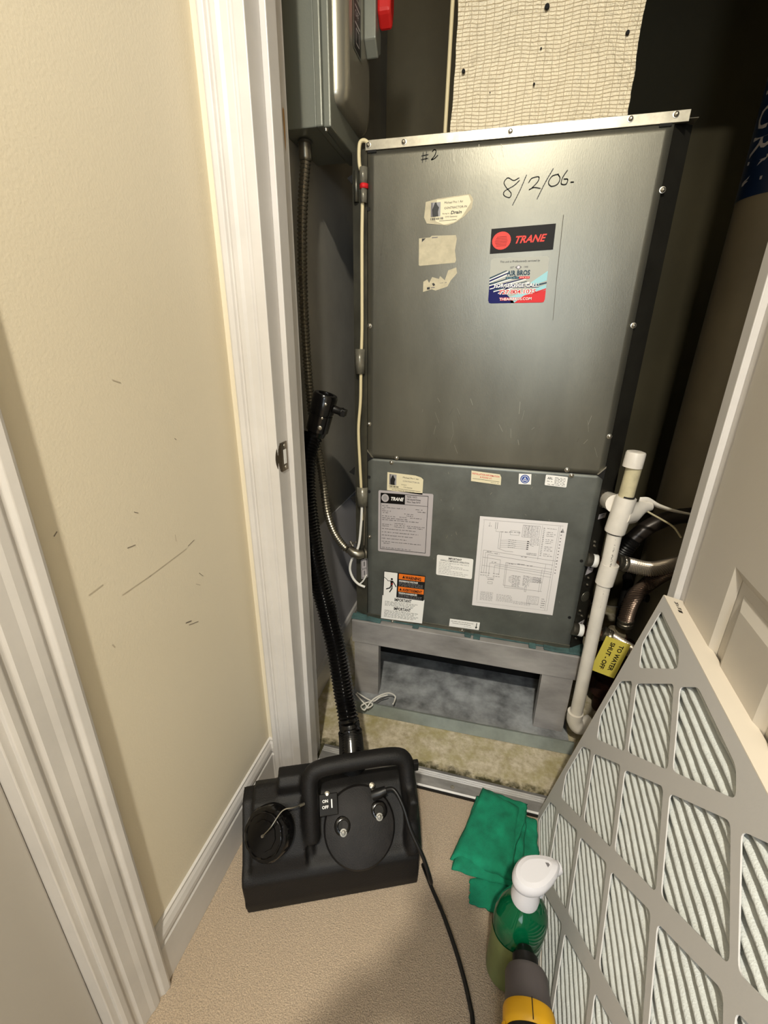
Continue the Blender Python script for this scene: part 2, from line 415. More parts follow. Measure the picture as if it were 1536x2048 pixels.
o = MB().box(-2.2, 1.3, HALL_Y, 2.05, ZC, ZC + 0.05).build('ceiling', M_ceil); struct(o)
o = MB().box(1.2, 1.3, HALL_Y, YW, 0, ZC).build('wall_right', M_wall); struct(o)
o = MB().box(-2.2, 1.3, HALL_Y - 0.1, HALL_Y, 0, ZC).build('wall_rear', M_wall); struct(o)
o = MB().box(-2.3, -2.2, HALL_Y, -0.8, 0, ZC).box(-2.2, XL - 0.1, -0.9, -0.8, 0, ZC).build('wall_far_left', M_wall); struct(o)
# seam in the closet wall (two wall panels butt together)
o = MB().box(XL, XL + 0.004, 0.886, 1.95, 0.001, 0.590).build('wall_closet_panel', mat('pale_blue_grey_panel', (196, 194, 198), 0.6)); struct(o, 'lower grey wall panel, its top edge making the seam')

# casing profiles: (distance from opening edge, protrusion)
CAS = [(0, 0), (0, 0.010), (0.004, 0.0125), (0.010, 0.0125), (0.013, 0.0095), (0.017, 0.0095), (0.020, 0.0125), (0.032, 0.0135),
       (0.038, 0.016), (0.046, 0.0165), (0.049, 0.0140), (0.052, 0.0140), (0.055, 0.019), (0.063, 0.021), (0.0665, 0.0195), (0.0675, 0.015), (0.0675, 0)]
x_in = -0.4115
poly = [(x_in - d, YW - t) for d, t in CAS]
t1 = MB().prism(poly, 2, 0, ZH + 0.075).build('trim_1', M_trim, bevel=0.0012); struct(t1, 'fluted white door casing left of the closet opening')
# left jamb with stop
tj = MB().box(XJL - 0.019, XJL, 0.757, 0.885, 0, ZH).box(XJL, XJL + 0.0115, 0.802, 0.838, 0, ZH).build('trim_2', M_trim, bevel=0.0015)
struct(tj, 'white closet door jamb with stop')
tjr = MB().box(XJR, XJR + 0.019, 0.757, 0.885, 0, ZH).box(XJR - 0.0115, XJR, 0.842, 0.872, 0, ZH).build('trim_3', M_trim, bevel=0.0015); struct(tjr, 'white hinge-side jamb behind the open door')
th = MB().box(XJL - 0.019, XJR + 0.019, 0.757, 0.885, ZH, ZH + 0.019).prism([(YW - t, ZH + 0.0065 + d) for d, t in CAS], 0, -0.479, 0.454).build('trim_4', M_trim); struct(th, 'white closet head jamb and head casing')
tr = MB().prism([(XJR + 0.0065 + d, YW - t) for d, t in CAS], 2, 0, ZH + 0.075).build('trim_5', M_trim); struct(tr, 'white casing right of the closet opening')
# strike plate on the jamb
sp = MB().box(XJL, XJL + 0.0018, 0.770, 0.7955, 0.880, 0.938)
n = 10
vs = []
for k in range(n + 1):
    zz = 0.880 + 0.058 * k / n; yy = 0.7705 - 0.016 * math.sin(math.pi * k / n) ** 0.7
    vs += [(XJL + 0.0018, 0.771, zz), (XJL - 0.0012, yy - 0.005, zz)]
sp.add(vs, [(2 * k, 2 * k + 1, 2 * k + 3, 2 * k + 2) for k in range(n)])
spo = sp.build('strike_plate', mat('aged_nickel', (112, 100, 84), 0.3, 0.9), tj); spo['label'] = 'metal strike plate'
MB().box(XJL + 0.0017, XJL + 0.0022, 0.7785, 0.790, 0.894, 0.923).build('latch_hole', M_teflon, spo)
for zz in (0.887, 0.931): MB().lathe((XJL + 0.0018, 0.784, zz), (1, 0, 0), [(0, 0.0036), (0.0012, 0.003)], 12).build('screw', M_screw, spo)
# stain on the jamb, paint drip
st = Sticker((XJL, 0.862, 1.498), (0, 0.012, 0), (0, 0, -0.065), (1, 0, 0), 12, 65)
st.poly([(2, 6), (5, 0), (9, 2), (10, 20), (9, 45), (7, 62), (5, 55), (3, 30)], M_brown).build('stain', tj)

# near door casing on the left wall
CAS2 = [(d * 1.25, t * 1.0) for d, t in CAS]
poly = [(XL + t, 0.252 + d) for d, t in CAS2]
t6 = MB().prism(poly, 2, 0, 2.13).build('trim_6', M_trim, bevel=0.0012); struct(t6, 'white casing of the near doorway')
t7 = MB().box(XL - 0.105, XL + 0.004, YD1 - 0.0, YD1 + 0.012, 0, 2.06).box(XL - 0.105, XL - 0.055, YD1 - 0.012, YD1, 0, 2.06).build('trim_7', M_trim, bevel=0.0015); struct(t7, 'white jamb of the near doorway')
# near door leaf, shut, with a raised panel
d2 = MB().box(-0.555, -0.520, YD0 + 0.004, YD1 - 0.0003, 0.01, 2.05)
for z0, z1 in ((0.15, 0.85), (1.0, 1.9)):
    for y0, y1 in ((-0.50, -0.20), (-0.12, 0.13)):
        d2.box(-0.522, -0.5165, y0, y1, z0, z1); d2.box(-0.522, -0.513, y0 + 0.035, y1 - 0.035, z0 + 0.035, z1 - 0.035)
d2 = d2.build('door_2', mat('dull_white_door', (176, 171, 164), 0.45, bump=0.1, bump_scale=90), bevel=0.004); struct(d2, 'white panelled door in the near left doorway')

# baseboards: profile protrusion by height
BASE = [(0.0, 0.0), (0.013, 0.0), (0.013, 0.094), (0.0105, 0.098), (0.0105, 0.104), (0.013, 0.108), (0.0125, 0.117), (0.009, 0.128), (0.0055, 0.134), (0.0055, 0.139), (0, 0.1405)]
b = MB().prism([(XL + t, z) for t, z in BASE], 1, 0.337, YW).build('baseboard_left', M_trim, bevel=0.0008); 
struct(b, 'white moulded baseboard along the left wall')
b = MB().prism([(YW - t, z) for t, z in BASE], 0, XL + 0.001, -0.4795).build('baseboard_front', M_trim); struct(b, 'short white baseboard return beside the casing')
b = MB().prism([(XL + 0.004, 0.0), (XL + 0.016, 0.0), (XL + 0.016, 0.085), (XL + 0.011, 0.098), (XL + 0.004, 0.10)], 1, 0.886, 1.95).build('baseboard_closet', M_trim); struct(b, 'white closet baseboard')

# scuffs on the left wall
sc = Sticker((XL, 0, 0), (0, 1, 0), (0, 0, 1), (1, 0, 0), 1, 1)
def wallpt(px, py): p = at(px, py, 0, XL); return (p.y, p.z)
M_scuff = mat('pencil_scuff', (120, 110, 98), 0.7); M_scuff2 = mat('faint_scuff', (184, 172, 152), 0.7)
for a, b_, wd, m in (((108, 1072), (113, 1064), .0014, M_scuff), ((255, 1096), (270, 1090), .0012, M_scuff), ((372, 1246), (382, 1242), .0022, M_scuff), ((378, 1250), (396, 1243), .0012, M_scuff),
                     ((376, 1092), (388, 1080), .0010, M_scuff), ((245, 1190), (300, 1152), .0014, M_scuff2), ((300, 1152), (372, 1098), .0014, M_scuff2), ((178, 1190), (205, 1170), .0016, M_scuff2),
                     ((268, 1024), (276, 1026), .001, M_scuff), ((350, 1070), (352, 1082), .001, M_scuff2), ((398, 1146), (406, 1152), .001, M_scuff), ((225, 1290), (229, 1294), .002, M_scuff2),
                     ((392, 1168), (400, 1170), .001, M_scuff2), ((349, 877), (352, 879), .001, M_scuff), ((225, 760), (240, 765), .0014, M_scuff2)):
    sc.line([wallpt(*a), wallpt(*b_)], wd, m, 0)
sc.build('scuff_mark', bpy.data.objects['wall_left'])

# threshold: aluminium saddle with ridges, screws and black edge
thr = MB().box(-0.394, 0.3785, 0.834, 0.842, 0.0, 0.006, 1)
thr.prism([(0.838, 0.0), (0.838, 0.007), (0.842, 0.010), (0.868, 0.0125), (0.870, 0.0095), (0.873, 0.0125), (0.876, 0.0095), (0.879, 0.0125), (0.882, 0.0095), (0.885, 0.0125), (0.893, 0.0110), (0.898, 0.004), (0.898, 0.0)], 0, -0.394, 0.3785, 0)
thr = thr.build('trim_8', [M_alu, M_black_rub]); struct(thr, 'scuffed aluminium threshold strip')
for x in (-0.33, -0.012, 0.30):
    MB().lathe((x, 0.853, 0.0105), (0, 0, 1), [(0, 0.0055), (0.0015, 0.005), (0.002, 0.002)], 14).build('screw', M_screw, thr)

# ------------------------------------------------------------------ right closet door, open towards the camera
dd = Vector((-0.064, -1.0, 0)).normalized(); dn = Vector((-1.0, 0.064, 0)).normalized()  # along the leaf, and out of its face
H0 = Vector((0.3765, 0.815, 0.012))
DW, DH, DT = 0.755, 2.01, 0.035
def dpt(u, z, t): return H0 + dd * u + Vector((0, 0, z)) + dn * t
door = MB()
def dbox(mb, u0, u1, z0, z1, t0, t1, mi=0):
    vs = [dpt(u, z, t) for u in (u0, u1) for z in (z0, z1) for t in (t0, t1)]
    mb.add(vs, [(0, 1, 3, 2), (4, 6, 7, 5), (0, 4, 5, 1), (2, 3, 7, 6), (0, 2, 6, 4), (1, 5, 7, 3)], mi)
dbox(door, 0, DW, 0, DH, -DT, -0.008)
us = (0, 0.128, 0.332, 0.423, 0.627, DW); zs = (0, 0.205, 0.808, 0.955, 1.52, 1.62, 1.88, DH)
for i in range(5):
    for k in range(7):
        if i % 2 == 0: 
            if k == 0: dbox(door, us[i], us[i + 1], 0, DH, -0.008, 0)
        elif k % 2 == 0: dbox(door, us[i], us[i + 1], zs[k], zs[k + 1], -0.008, 0)
        else:
            u0, u1, z0, z1 = us[i], us[i + 1], zs[k], zs[k + 1]; e = 0.014; g = 0.030
            for (p, q) in (((u0, z0, u0 + e, z0 + e), 0),): pass
            # moulding slope around the opening, then a raised field
            A = [(u0, z0), (u1, z0), (u1, z1), (u0, z1)]; B = [(u0 + e, z0 + e), (u1 - e, z0 + e), (u1 - e, z1 - e), (u0 + e, z1 - e)]
            door.add([dpt(u, z, 0) for u, z in A] + [dpt(u, z, -0.0075) for u, z in B], [(j, (j + 1) % 4, 4 + (j + 1) % 4, 4 + j) for j in range(4)])
            Cc = [(u0 + g, z0 + g), (u1 - g, z0 + g), (u1 - g, z1 - g), (u0 + g, z1 - g)]; D = [(u0 + g + .018, z0 + g + .018), (u1 - g - .018, z0 + g + .018), (u1 - g - .018, z1 - g - .018), (u0 + g + .018, z1 - g - .018)]
            door.add([dpt(u, z, -0.0078) for u, z in Cc] + [dpt(u, z, -0.001) for u, z in D], [(j, (j + 1) % 4, 4 + (j + 1) % 4, 4 + j) for j in range(4)] + [(4, 5, 6, 7)])
door = door.build('door_1', M_door); struct(door, 'white six-panel closet door standing open on the right')

# ------------------------------------------------------------------ heat pump cabinet
YU = 1.151; UX0, UX1 = -0.338, 0.278; UZ0, UZ1, USP = 0.297, 1.545, 0.825
hp = thing('heat_pump_unit', 'tall zinc-clad heat pump cabinet with stickers, filling the closet on its steel stand', 'appliance', (-0.03, 1.45, UZ0))
def chamf(z0, z1, mi=0):
    mb = MB()
    poly = [(UX0, YU + 0.006), (UX1, YU + 0.006), (0.318, 1.188), (0.318, 1.80), (-0.378, 1.80), (-0.378, 1.172)]
    return mb.prism(poly, 2, z0, z1, mi)
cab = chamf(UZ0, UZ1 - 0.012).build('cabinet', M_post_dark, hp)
# corner posts (visible strips beside the front panels)
lp = MB().add([(UX0 - 0.001, YU + 0.0045, UZ0), (-0.3785, 1.171, UZ0), (-0.3785, 1.171, UZ1 - 0.012), (UX0 - 0.001, YU + 0.0045, UZ1 - 0.012)], [(0, 1, 2, 3)])
lp.add([(-0.3785, 1.171, UZ0), (-0.3785, 1.30, UZ0), (-0.3785, 1.30, UZ1 - 0.012), (-0.3785, 1.171, UZ1 - 0.012)], [(0, 1, 2, 3)])
lpo = lp.build('corner_post', M_post, hp); m_ = lpo.modifiers.new('s', 'SOLIDIFY'); m_.thickness = 0.0015; m_.offset = 1
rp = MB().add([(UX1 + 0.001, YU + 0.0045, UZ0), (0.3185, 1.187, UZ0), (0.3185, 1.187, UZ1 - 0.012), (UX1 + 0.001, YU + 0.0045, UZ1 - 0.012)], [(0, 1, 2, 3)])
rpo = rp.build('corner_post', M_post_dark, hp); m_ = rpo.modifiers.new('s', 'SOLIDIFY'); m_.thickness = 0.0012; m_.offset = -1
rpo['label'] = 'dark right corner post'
# front panels with softly oil-canned sheet
def sheet(z0, z1, y, name, m, amp, cut):
    nx, nz = 40, 60; mb = MB(); vs = []; fs = []
    for k in range(nz + 1):
        for i in range(nx + 1):
            x = UX0 + 0.0015 + (UX1 - UX0 - 0.003) * i / nx; z = z0 + (z1 - z0) * k / nz
            e = min(x - UX0, UX1 - x, z - z0 + 0.02, z1 - z + 0.02) / 0.08; e = max(0, min(1, e))
            yy = y - e * amp * (0.5 + noise.noise(Vector((x * 4.2, z * 3.1, name == 'upper_panel'))))
            if i == 0 and cut: pass
            vs.append((x, yy, z))
    for k in range(nz):
        for i in range(nx): a = k * (nx + 1) + i; fs.append((a, a + 1, a + nx + 2, a + nx + 1))
    mb.add(vs, fs, 0, True)
    o = mb.build(name, m, hp); md = o.modifiers.new('s', 'SOLIDIFY'); md.thickness = 0.002; md.offset = -1
    return o
sheet(USP + 0.0015, UZ1 - 0.020, YU + 0.001, 'upper_panel', M_panel_up, 0.0018, True)
sheet(UZ0 + 0.002, USP - 0.0015, YU + 0.0025, 'lower_panel', M_panel_lo, 0.0008, True)
# dark gap between the panels with its bent ends
MB().box(UX0 + 0.002, UX1 - 0.002, YU + 0.001, YU + 0.004, USP - 0.0022, USP + 0.0022).build('panel_gap', M_dark, hp)
for s_, x in ((1, UX0), (-1, UX1)):
    MB().prism([(x, USP + 0.018), (x + s_ * 0.016, USP + 0.001), (x + s_ * 0.016, USP - 0.001), (x, USP - 0.012)], 1, YU - 0.0012, YU + 0.0005).build('notch', M_dark, hp)
    MB().prism([(x, USP + 0.024), (x + s_ * 0.018, USP + 0.002), (x + s_ * 0.015, USP + 0.001), (x, USP + 0.019)], 1, YU - 0.004, YU - 0.001).build('bent_tab', M_rail, hp)
# top rail
tr_ = MB().box(UX0 - 0.004, 0.300, YU - 0.0035, YU + 0.004, UZ1 - 0.019, UZ1).box(UX0 - 0.004, 0.318, YU + 0.004, 1.80, UZ1 - 0.012, UZ1 - 0.0105).build('top_rail', M_rail, hp, bevel=0.0008)
MB().box(UX0 + 0.002, UX0 + 0.022, YU - 0.004, YU - 0.0020, UZ1 - 0.0235, UZ1 - 0.0185).build('slot', M_dark, hp)
MB().box(UX1 - 0.028, UX1 - 0.006, YU - 0.004, YU - 0.0020, UZ1 - 0.0235, UZ1 - 0.0185).build('slot', M_dark, hp)
# bottom flange and gasket
MB().box(UX0, UX1, YU - 0.002, YU + 0.006, UZ0, UZ0 + 0.014).build('bottom_flange', M_post, hp, bevel=0.001)
gk = MB(); pts = []
random.seed(3)
gk.box(-0.380, 0.322, 1.1485, 1.78, UZ0 - 0.006, UZ0)
for k in (0, 1, 2, 7, 13, 14, 20, 22, 23, 24, 25):
    x = -0.366 + 0.675 * k / 25; wd = 0.022 if (k < 3 or k > 21) else 0.010
    gk.obox((x, YU - 0.004 - random.random() * 0.004, UZ0 - 0.002), (wd, 0, random.uniform(-.003, .003)), (0, 0.011, 0.002), (0, 0, 0.003))
gk.build('foam_gasket', M_teal, hp, bevel=0.0015)
# screws
scr = None
def screw(p, n=(0, -1, 0), r=0.0048, name='screw', parent=None, m=None):
    mb = MB().lathe(p, n, [(0, r * 1.25), (0.0008, r * 1.25), (0.001, r * 0.95), (0.004, r * 0.8), (0.0052, r * 0.35)], 12)
    return mb.build(name, m or M_screw, parent if parent is not None else hp)
for px, py in ((737, 290), (808, 284), (1021, 263), (1261, 238), (1352, 229)):
    p = at(px, py, 1, YU - 0.0035); screw(p, r=0.0046)
for px, py in ((739, 652), (738, 848), (793, 916), (783, 925), (739, 1073), (1325, 380), (1267, 651), (1219, 873), (1134, 940), (1143, 951), (785, 1242), (924, 1260)):
    screw(at(px, py, 1, YU - 0.0012))
for px, py in ((737, 418), (738, 954), (1163, 1122), (1139, 1235), (738, 983)):
    MB().lathe(at(px, py, 1, YU - 0.0016), (0, -1, 0), [(0, 0.0045), (0.0006, 0.0042)], 12).build('screw_hole', M_dark, hp)
# chamfer face helper (right corner strip)
cu_ = Vector((0.040, 0.031, 0)).normalized(); cn_ = Vector((0.031, -0.040, 0)).normalized()
def chpt(d, z, off=0.002): return Vector((UX1, YU + 0.0045, z)) + cu_ * d + cn_ * off
for d, z in ((0.012, 0.640), (0.014, 0.628), (0.010, 0.574), (0.016, 0.530), (0.018, 0.508), (0.034, 0.595), (0.010, 0.425), (0.022, 0.405), (0.016, 0.330), (0.028, 0.335)):
    screw(chpt(d, z), cn_, 0.0036)
MB().lathe(chpt(0.022, 0.468), cn_, [(0, 0.016), (0.0008, 0.0155), (0.0008, 0.010), (0.0012, 0.0095)], 20).build('knockout', M_post, hp)
MB().lathe(chpt(0.018, 0.745), cn_, [(0, 0.010), (0.0008, 0.0095)], 16).build('knockout', M_post, hp)
for d, z, tw in ((0.022, 0.705, 0.004), (0.020, 0.553, 0.012), (0.024, 0.368, 0.014)):
    st = Sticker(chpt(d - 0.013, z + 0.013), cu_ * 0.026 + Vector((0, 0, tw * 0.5)), Vector((0, 0, -0.026 if z < .7 else -0.014)) - cu_ * (tw * 0.4), cn_, 26, 26)
    st.sheet(M_plate).rect(8, 5, 19, 9, M_ink, 1).rect(8, 12, 16, 14, M_greyink, 1)
    st.build('port_label', hp)

def sticker(tl, tr, bl, W, H, y=YU - 0.0022):
    a = at(*tl, 1, y); b = at(*tr, 1, y); c = at(*bl, 1, y)
    return Sticker(a, b - a, c - a, (0, -1, 0), W, H)

# --- handwriting on the upper panel (marker strokes)
hw = Sticker((0, YU - 0.0022, 0), (1, 0, 0), (0, 0, 1), (0, -1, 0), 1, 1)
def stroke(pxs, wd=0.0016):
    pts = [at(x, y, 1, YU - 0.0022) for x, y in pxs]; q = smooth_path([Vector((p.x, p.z, 0)) for p in pts], 6)
    hw.line([(p.x, p.y) for p in q], wd, M_pencil, 0)
def z2(pts, ox, oy, s): return [(ox + x / s, oy + y / s) for x, y in pts]
for st_ in ([(370, 833), (345, 845), (318, 833), (300, 855), (312, 880), (333, 905), (325, 925), (300, 915), (303, 895), (345, 870), (372, 845)],
            [(405, 820), (375, 890), (340, 960)],
            [(415, 855), (430, 835), (462, 828), (458, 850), (430, 880), (418, 888), (440, 878), (470, 882)],
            [(530, 790), (490, 860), (455, 930)],
            [(555, 815), (525, 825), (508, 855), (522, 872), (550, 862), (562, 835), (552, 815)],
            [(597, 797), (575, 830), (568, 860), (590, 862), (598, 840), (580, 838)],
            [(612, 853), (626, 852)]):
    stroke(z2(st_, 880, 0, 1536 / 656))
for st_ in ([(1222, 1300), (1215, 1385)], [(1250, 1290), (1245, 1375)], [(1208, 1330), (1265, 1318)], [(1205, 1362), (1262, 1350)],
            [(1300, 1292), (1318, 1275), (1332, 1290), (1318, 1330), (1292, 1362), (1318, 1352), (1346, 1325)]):
    stroke(z2(st_, 560, 0, 1536 / 360), 0.0014)
tag(hw.build('marker_writing', hp), kind='stuff')
# scratches, drips and dust on the upper sheet
sr = Sticker((0, YU - 0.0021, 0), (1, 0, 0), (0, 0, 1), (0, -1, 0), 1, 1)
M_scr = mat('light_scratch', (150, 147, 134), 0.45, 0.6); M_scrd = mat('dark_scratch', (84, 80, 70), 0.6)
rnd = random.Random(11)
def scratch(p, q, wd, m):
    a = at(*p, 1, YU - 0.0021); b = at(*q, 1, YU - 0.0021); sr.line([(a.x, a.z), (b.x, b.z)], wd, m, 0)
scratch((768, 460), (752, 590), 0.0011, M_scrd); scratch((775, 505), (773, 520), 0.0015, M_scrd); scratch((760, 480), (764, 540), 0.0009, M_scrd)
scratch((1127, 430), (1113, 560), 0.0012, M_scrd); scratch((1113, 560), (1106, 640), 0.0008, M_scrd)
for k in range(26):
    x = rnd.uniform(840, 1190); y = rnd.uniform(790, 895); scratch((x, y), (x + rnd.uniform(-8, 8), y + rnd.uniform(4, 26)), rnd.uniform(.0004, .0009), M_scr if rnd.random() < .8 else M_scrd)
for k in range(40):
    x = rnd.uniform(860, 1120); y = rnd.uniform(930, 1240); scratch((x, y), (x + rnd.uniform(-3, 3), y + rnd.uniform(1, 6)), rnd.uniform(.0005, .0012), M_scr)
for k in range(12):
    x = rnd.uniform(900, 1010); y = rnd.uniform(285, 310); scratch((x, y), (x + rnd.uniform(-3, 6), y + rnd.uniform(6, 25)), rnd.uniform(.0004, .0008), M_scr)
sr.build('scratches', hp); bpy.data.objects['scratches']['kind'] = 'stuff'

# --- brand sticker: black with red globe and lettering
s = sticker((983, 458), (1112, 447), (979.5, 508), 120, 50)
s.sheet(M_gloss_blk)
s.circ(21, 25, 18, M_tred, 1)
for k in range(7): s.rect(8 + abs(k - 3) * 1.2, 17 + k * 3, 33 - abs(k - 3) * 0.8, 17.7 + k * 3, M_gloss_blk, 2)
s.text(48, 32.5, 'TRANE', 20, M_tred, 2, bold=0.55, shear=0.35, fit=58)
s.build('brand_sticker', hp, 'black sticker with red disc and red lettering')
# --- service sticker
s = sticker((982, 517), (1099, 512), (976, 607), 120, 96)
s.rr(0, 0, 120, 96, mat('silver_sticker', (160, 160, 150), 0.5, 0.1), 6, 0)
s.text(20, 10, 'This unit is Professionally serviced by', 6, M_ink, 3, fit=82, shear=0.2)
s.poly([(0, 52), (0, 90), (2, 95), (6, 96), (58, 96), (40, 78), (30, 60), (14, 50)], M_navy, 1)
for i, (a, b_, c, d) in enumerate([(0, 40, 34, 26), (0, 46, 40, 30), (0, 53, 55, 38), (2, 60, 70, 44), (10, 66, 78, 50), (20, 70, 62, 54)]):
    s.poly([(a, b_), (c, d), (c + 2, d + 1), (a, b_ + 3.4)], M_teal_ink if i % 2 == 0 else M_navy, 2)
    s.poly([(a, b_ + 3.6), (c + 6, d + 1.5), (c + 8, d + 3), (a, b_ + 5.6)], M_white, 2)
s.poly([(48, 82), (120, 58), (120, 66), (70, 84), (58, 96), (50, 96), (42, 80)], M_sky, 1)
s.poly([(86, 54), (120, 30), (120, 50), (96, 58)], M_sky, 1)
s.poly([(78, 62), (120, 53), (120, 56), (90, 63)], M_teal_ink, 2)
s.poly([(56, 96), (76, 80), (120, 70), (120, 90), (118, 95), (114, 96)], M_sred, 2)
s.poly([(96, 74), (120, 66), (120, 69), (98, 76)], M_sred, 2)
s.poly([(59, 10 + 6), (66, 20), (59, 26), (52, 20)], M_greyink, 3); s.circ(59, 20.5, 3, M_plate, 4)
s.text(42, 22, 'EST', 5, M_greyink, 3); s.text(69, 22, '1998', 5, M_greyink, 3)
s.text(36, 37, 'AIR BROS', 14, M_teal_ink, 4, bold=0.5, fit=48)
s.rect(34, 40, 62, 44.5, M_teal_ink, 3); s.rect(62, 40, 84, 44.5, M_sred, 3)
s.scrawl(36, 41.4, 60, 1.6, M_sky, 4, 3); s.scrawl(64, 41.4, 82, 1.6, M_white, 4, 4)
s.text(11.4, 62.6, 'FOR SERVICE CALL:', 11, M_navy, 4, bold=0.9, fit=94)
s.text(11, 62, 'FOR SERVICE CALL:', 11, M_white, 5, bold=0.3, fit=94)
s.text(22, 76, '727.804.1025', 12, M_white, 4, bold=1.1, fit=78); s.text(22, 76, '727.804.1025', 12, M_sred, 5, bold=0.2, fit=78)
s.text(24, 90, 'THEAIRBROS.COM', 8, M_sred, 4, bold=0.8, fit=68); s.text(24, 90, 'THEAIRBROS.COM', 8, M_white, 5, bold=0.1, fit=68)
s.build('service_sticker', hp, 'blue, white and red service sticker')
# --- torn visitor badges and paper residue
def badge(s, torn):
    if torn:
        s.poly([(5, 5), (30, 0), (95, -4), (102, 8), (100, 28), (86, 44), (70, 56), (52, 62), (30, 58), (8, 54), (2, 40)], M_residue, 0)
        s.poly([(28, 3), (92, -2), (98, 14), (80, 46), (66, 56), (44, 60), (26, 50)], M_cream, 1)
    else: s.poly([(0, 0), (78, 0), (94, 4), (100, 10), (100, 60), (0, 60)], M_cream, 0)
    x = 16 if torn else 6
    s.rect(x, 5 if not torn else 8, x + 20, 40, M_midink, 2)
    s.rect(x, 5 if not torn else 8, x + 4, 40, M_greyink, 3)
    s.poly([(x + 4, 40), (x + 3, 24), (x + 6, 15), (x + 8, 9), (x + 11, 8), (x + 13, 14), (x + 17, 20), (x + 15, 30), (x + 16, 40)], M_ink, 3)
    for k in range(9): s.rect(x + k * 3, 42.5, x + k * 3 + (1.9 if k % 3 else 1.1), 47.5, M_ink, 2)
    s.text(44, 13, 'Michael Pro 1 Air', 7, M_ink, 3, fit=44 if not torn else 38)
    s.text(44, 25, 'CONTRACTOR-IN', 7, M_greyink if not torn else M_ink, 3, fit=46)
    s.text(40, 36, 'Going to:', 4, M_ink, 3)
    s.text(46, 44, 'CVS Gateway', 4.5, M_ink, 3)
    if torn: s.text(57, 37, 'Drain', 10, M_ink, 4, bold=0.2, shear=0.2)
    s.rect(6 if not torn else 34, 50, 94 if not torn else 70, 50.9, M_ink, 2)
    s.text(14, 57, 'Monday August 28, 2023 9:30 AM' if not torn else '', 4.6, M_ink, 3) if not torn else None
s = sticker((847, 400), (945, 391), (846, 453), 100, 60); badge(s, True); s.build('visitor_badge', hp, 'torn cream visitor badge')
s = sticker((775, 944), (847, 953), (774, 980), 100, 60); badge(s, False); s.build('visitor_badge', hp, 'intact cream visitor badge')
s = sticker((838, 477), (914, 470), (837.5, 532), 76, 56)
s.poly([(0, 0), (22, 0), (26, -3), (74, 0), (76, 8), (73, 30), (76, 50), (74, 55), (2, 56), (0, 54)], M_residue, 0)
s.poly([(6, 1), (14, 1), (6, 8)], M_ink, 1); s.rect(26, 0, 38, 2, M_greyink, 1); s.build('paper_residue', hp, 'blank scraped sticker backing')
s = sticker((847, 556), (916, 548), (846, 584), 70, 30)
s.poly([(0, 8), (8, 4), (12, 12), (18, 0), (32, 6), (34, 0), (44, 10), (50, -10), (66, -14), (68, -2), (56, 12), (50, 24), (26, 30), (18, 26), (0, 30)], M_residue, 0)
s.poly([(18, 14), (22, 13), (25, 18), (21, 20)], M_ink, 1); s.rect(8, 21, 14, 26, M_ink, 1); s.rect(16, 22, 24, 24, M_greyink, 1); s.scrawl(34, 14, 48, 2, M_greyink, 1, 5); s.build('paper_residue', hp, 'shredded sticker scrap')
# --- small stickers on the lower panel
s = sticker((943, 941), (1003, 949), (942, 962), 60, 22)
s.poly([(0, 0), (57, 0), (60, 6), (60, 22), (0, 22)], M_cream, 0); s.text(2, 7, 'INSTALLATION INFORMATION', 5, M_sred, 2, fit=54, bold=.05); s.text(18, 12.5, 'IS FOUND AT:', 4.5, M_sred, 2, fit=24, bold=.05)
s.rect(3, 15.5, 57, 16.2, M_ink, 1); s.scrawl(40, 18.5, 56, 1.2, M_ink, 1, 2); s.build('notice_sticker', hp, 'cream installation notice')
s = sticker((1038, 947), (1063, 948), (1037, 968), 24, 22); s.sheet(M_white); s.circ(12, 11, 9, M_blue, 1); s.circ(12, 11, 7, M_white, 2); s.circ(12, 11, 6, M_blue, 3)
s.poly([(12, 6.5), (16, 14), (8, 14)], M_white, 4); s.poly([(12, 9), (14, 12.6), (10, 12.6)], M_blue, 5); s.build('round_mark_sticker', hp, 'white square with blue round mark')
s = sticker((1092, 949), (1136, 954), (1089, 970), 44, 20); s.rr(0, 0, 44, 20, M_white, 2, 0)
s.text(4, 8, 'ARL', 6, M_ink, 2, bold=.1); s.scrawl(4, 11, 15, 2.2, M_greyink, 1, 8)
for k in range(5): s.scrawl(19, 3 + k * 2.7, 40, 1.7, M_ink, 1, k)
s.scrawl(6, 16.6, 40, 1.7, M_ink, 1, 9); s.build('certification_sticker', hp, 'white certification label')
# --- rating plate
s = sticker((757, 980), (867, 988), (756, 1102), 110, 122)
s.rr(0, 0, 110, 122, M_plate, 3, 0); s.frame(5, 5, 100, 116, 1, M_ink, 1); s.rect(5, 5, 54, 24, M_gloss_blk, 2)
s.circ(14, 14, 7.6, M_plate, 3); s.circ(14, 14, 5, M_midink, 4); s.text(26, 17.5, 'TRANE', 9, M_white, 3, bold=.3, shear=.3, fit=26)
s.frame(54, 5, 100, 24, 0.7, M_ink, 1)
for k, t in enumerate(('TRANE - WACO', '1500 Industrial Parkway', 'Waco, Texas 76710')): s.text(58, 10 + k * 4.8, t, 4.2, M_ink, 2, fit=(20, 28, 27)[k], bold=.06)
rows = [(28, 8, 20), (31.5, 12, 56), (31, 76, 90), (34.5, 8, 14), (38, 8, 26), (41.5, 10, 22), (35, 80, 96), (41, 54, 72), (44.5, 58, 72), (48, 8, 36), (48, 44, 60), (48, 66, 90), (52, 8, 62), (55.5, 8, 84), (61, 34, 56), (64.5, 8, 30), (64.5, 34, 56), (64.5, 60, 96), (68, 8, 24), (68, 34, 56), (68, 62, 92),
        (73.5, 8, 78), (80, 8, 84), (86.5, 8, 74), (93, 8, 60), (99.5, 8, 90), (103, 12, 26), (112, 8, 70)]
for i, (v, a, b_) in enumerate(rows): s.scrawl(a, v, b_, 1.7, M_ink, 1, i + 50)
s.build('rating_plate', hp, 'silver rating plate with black header')
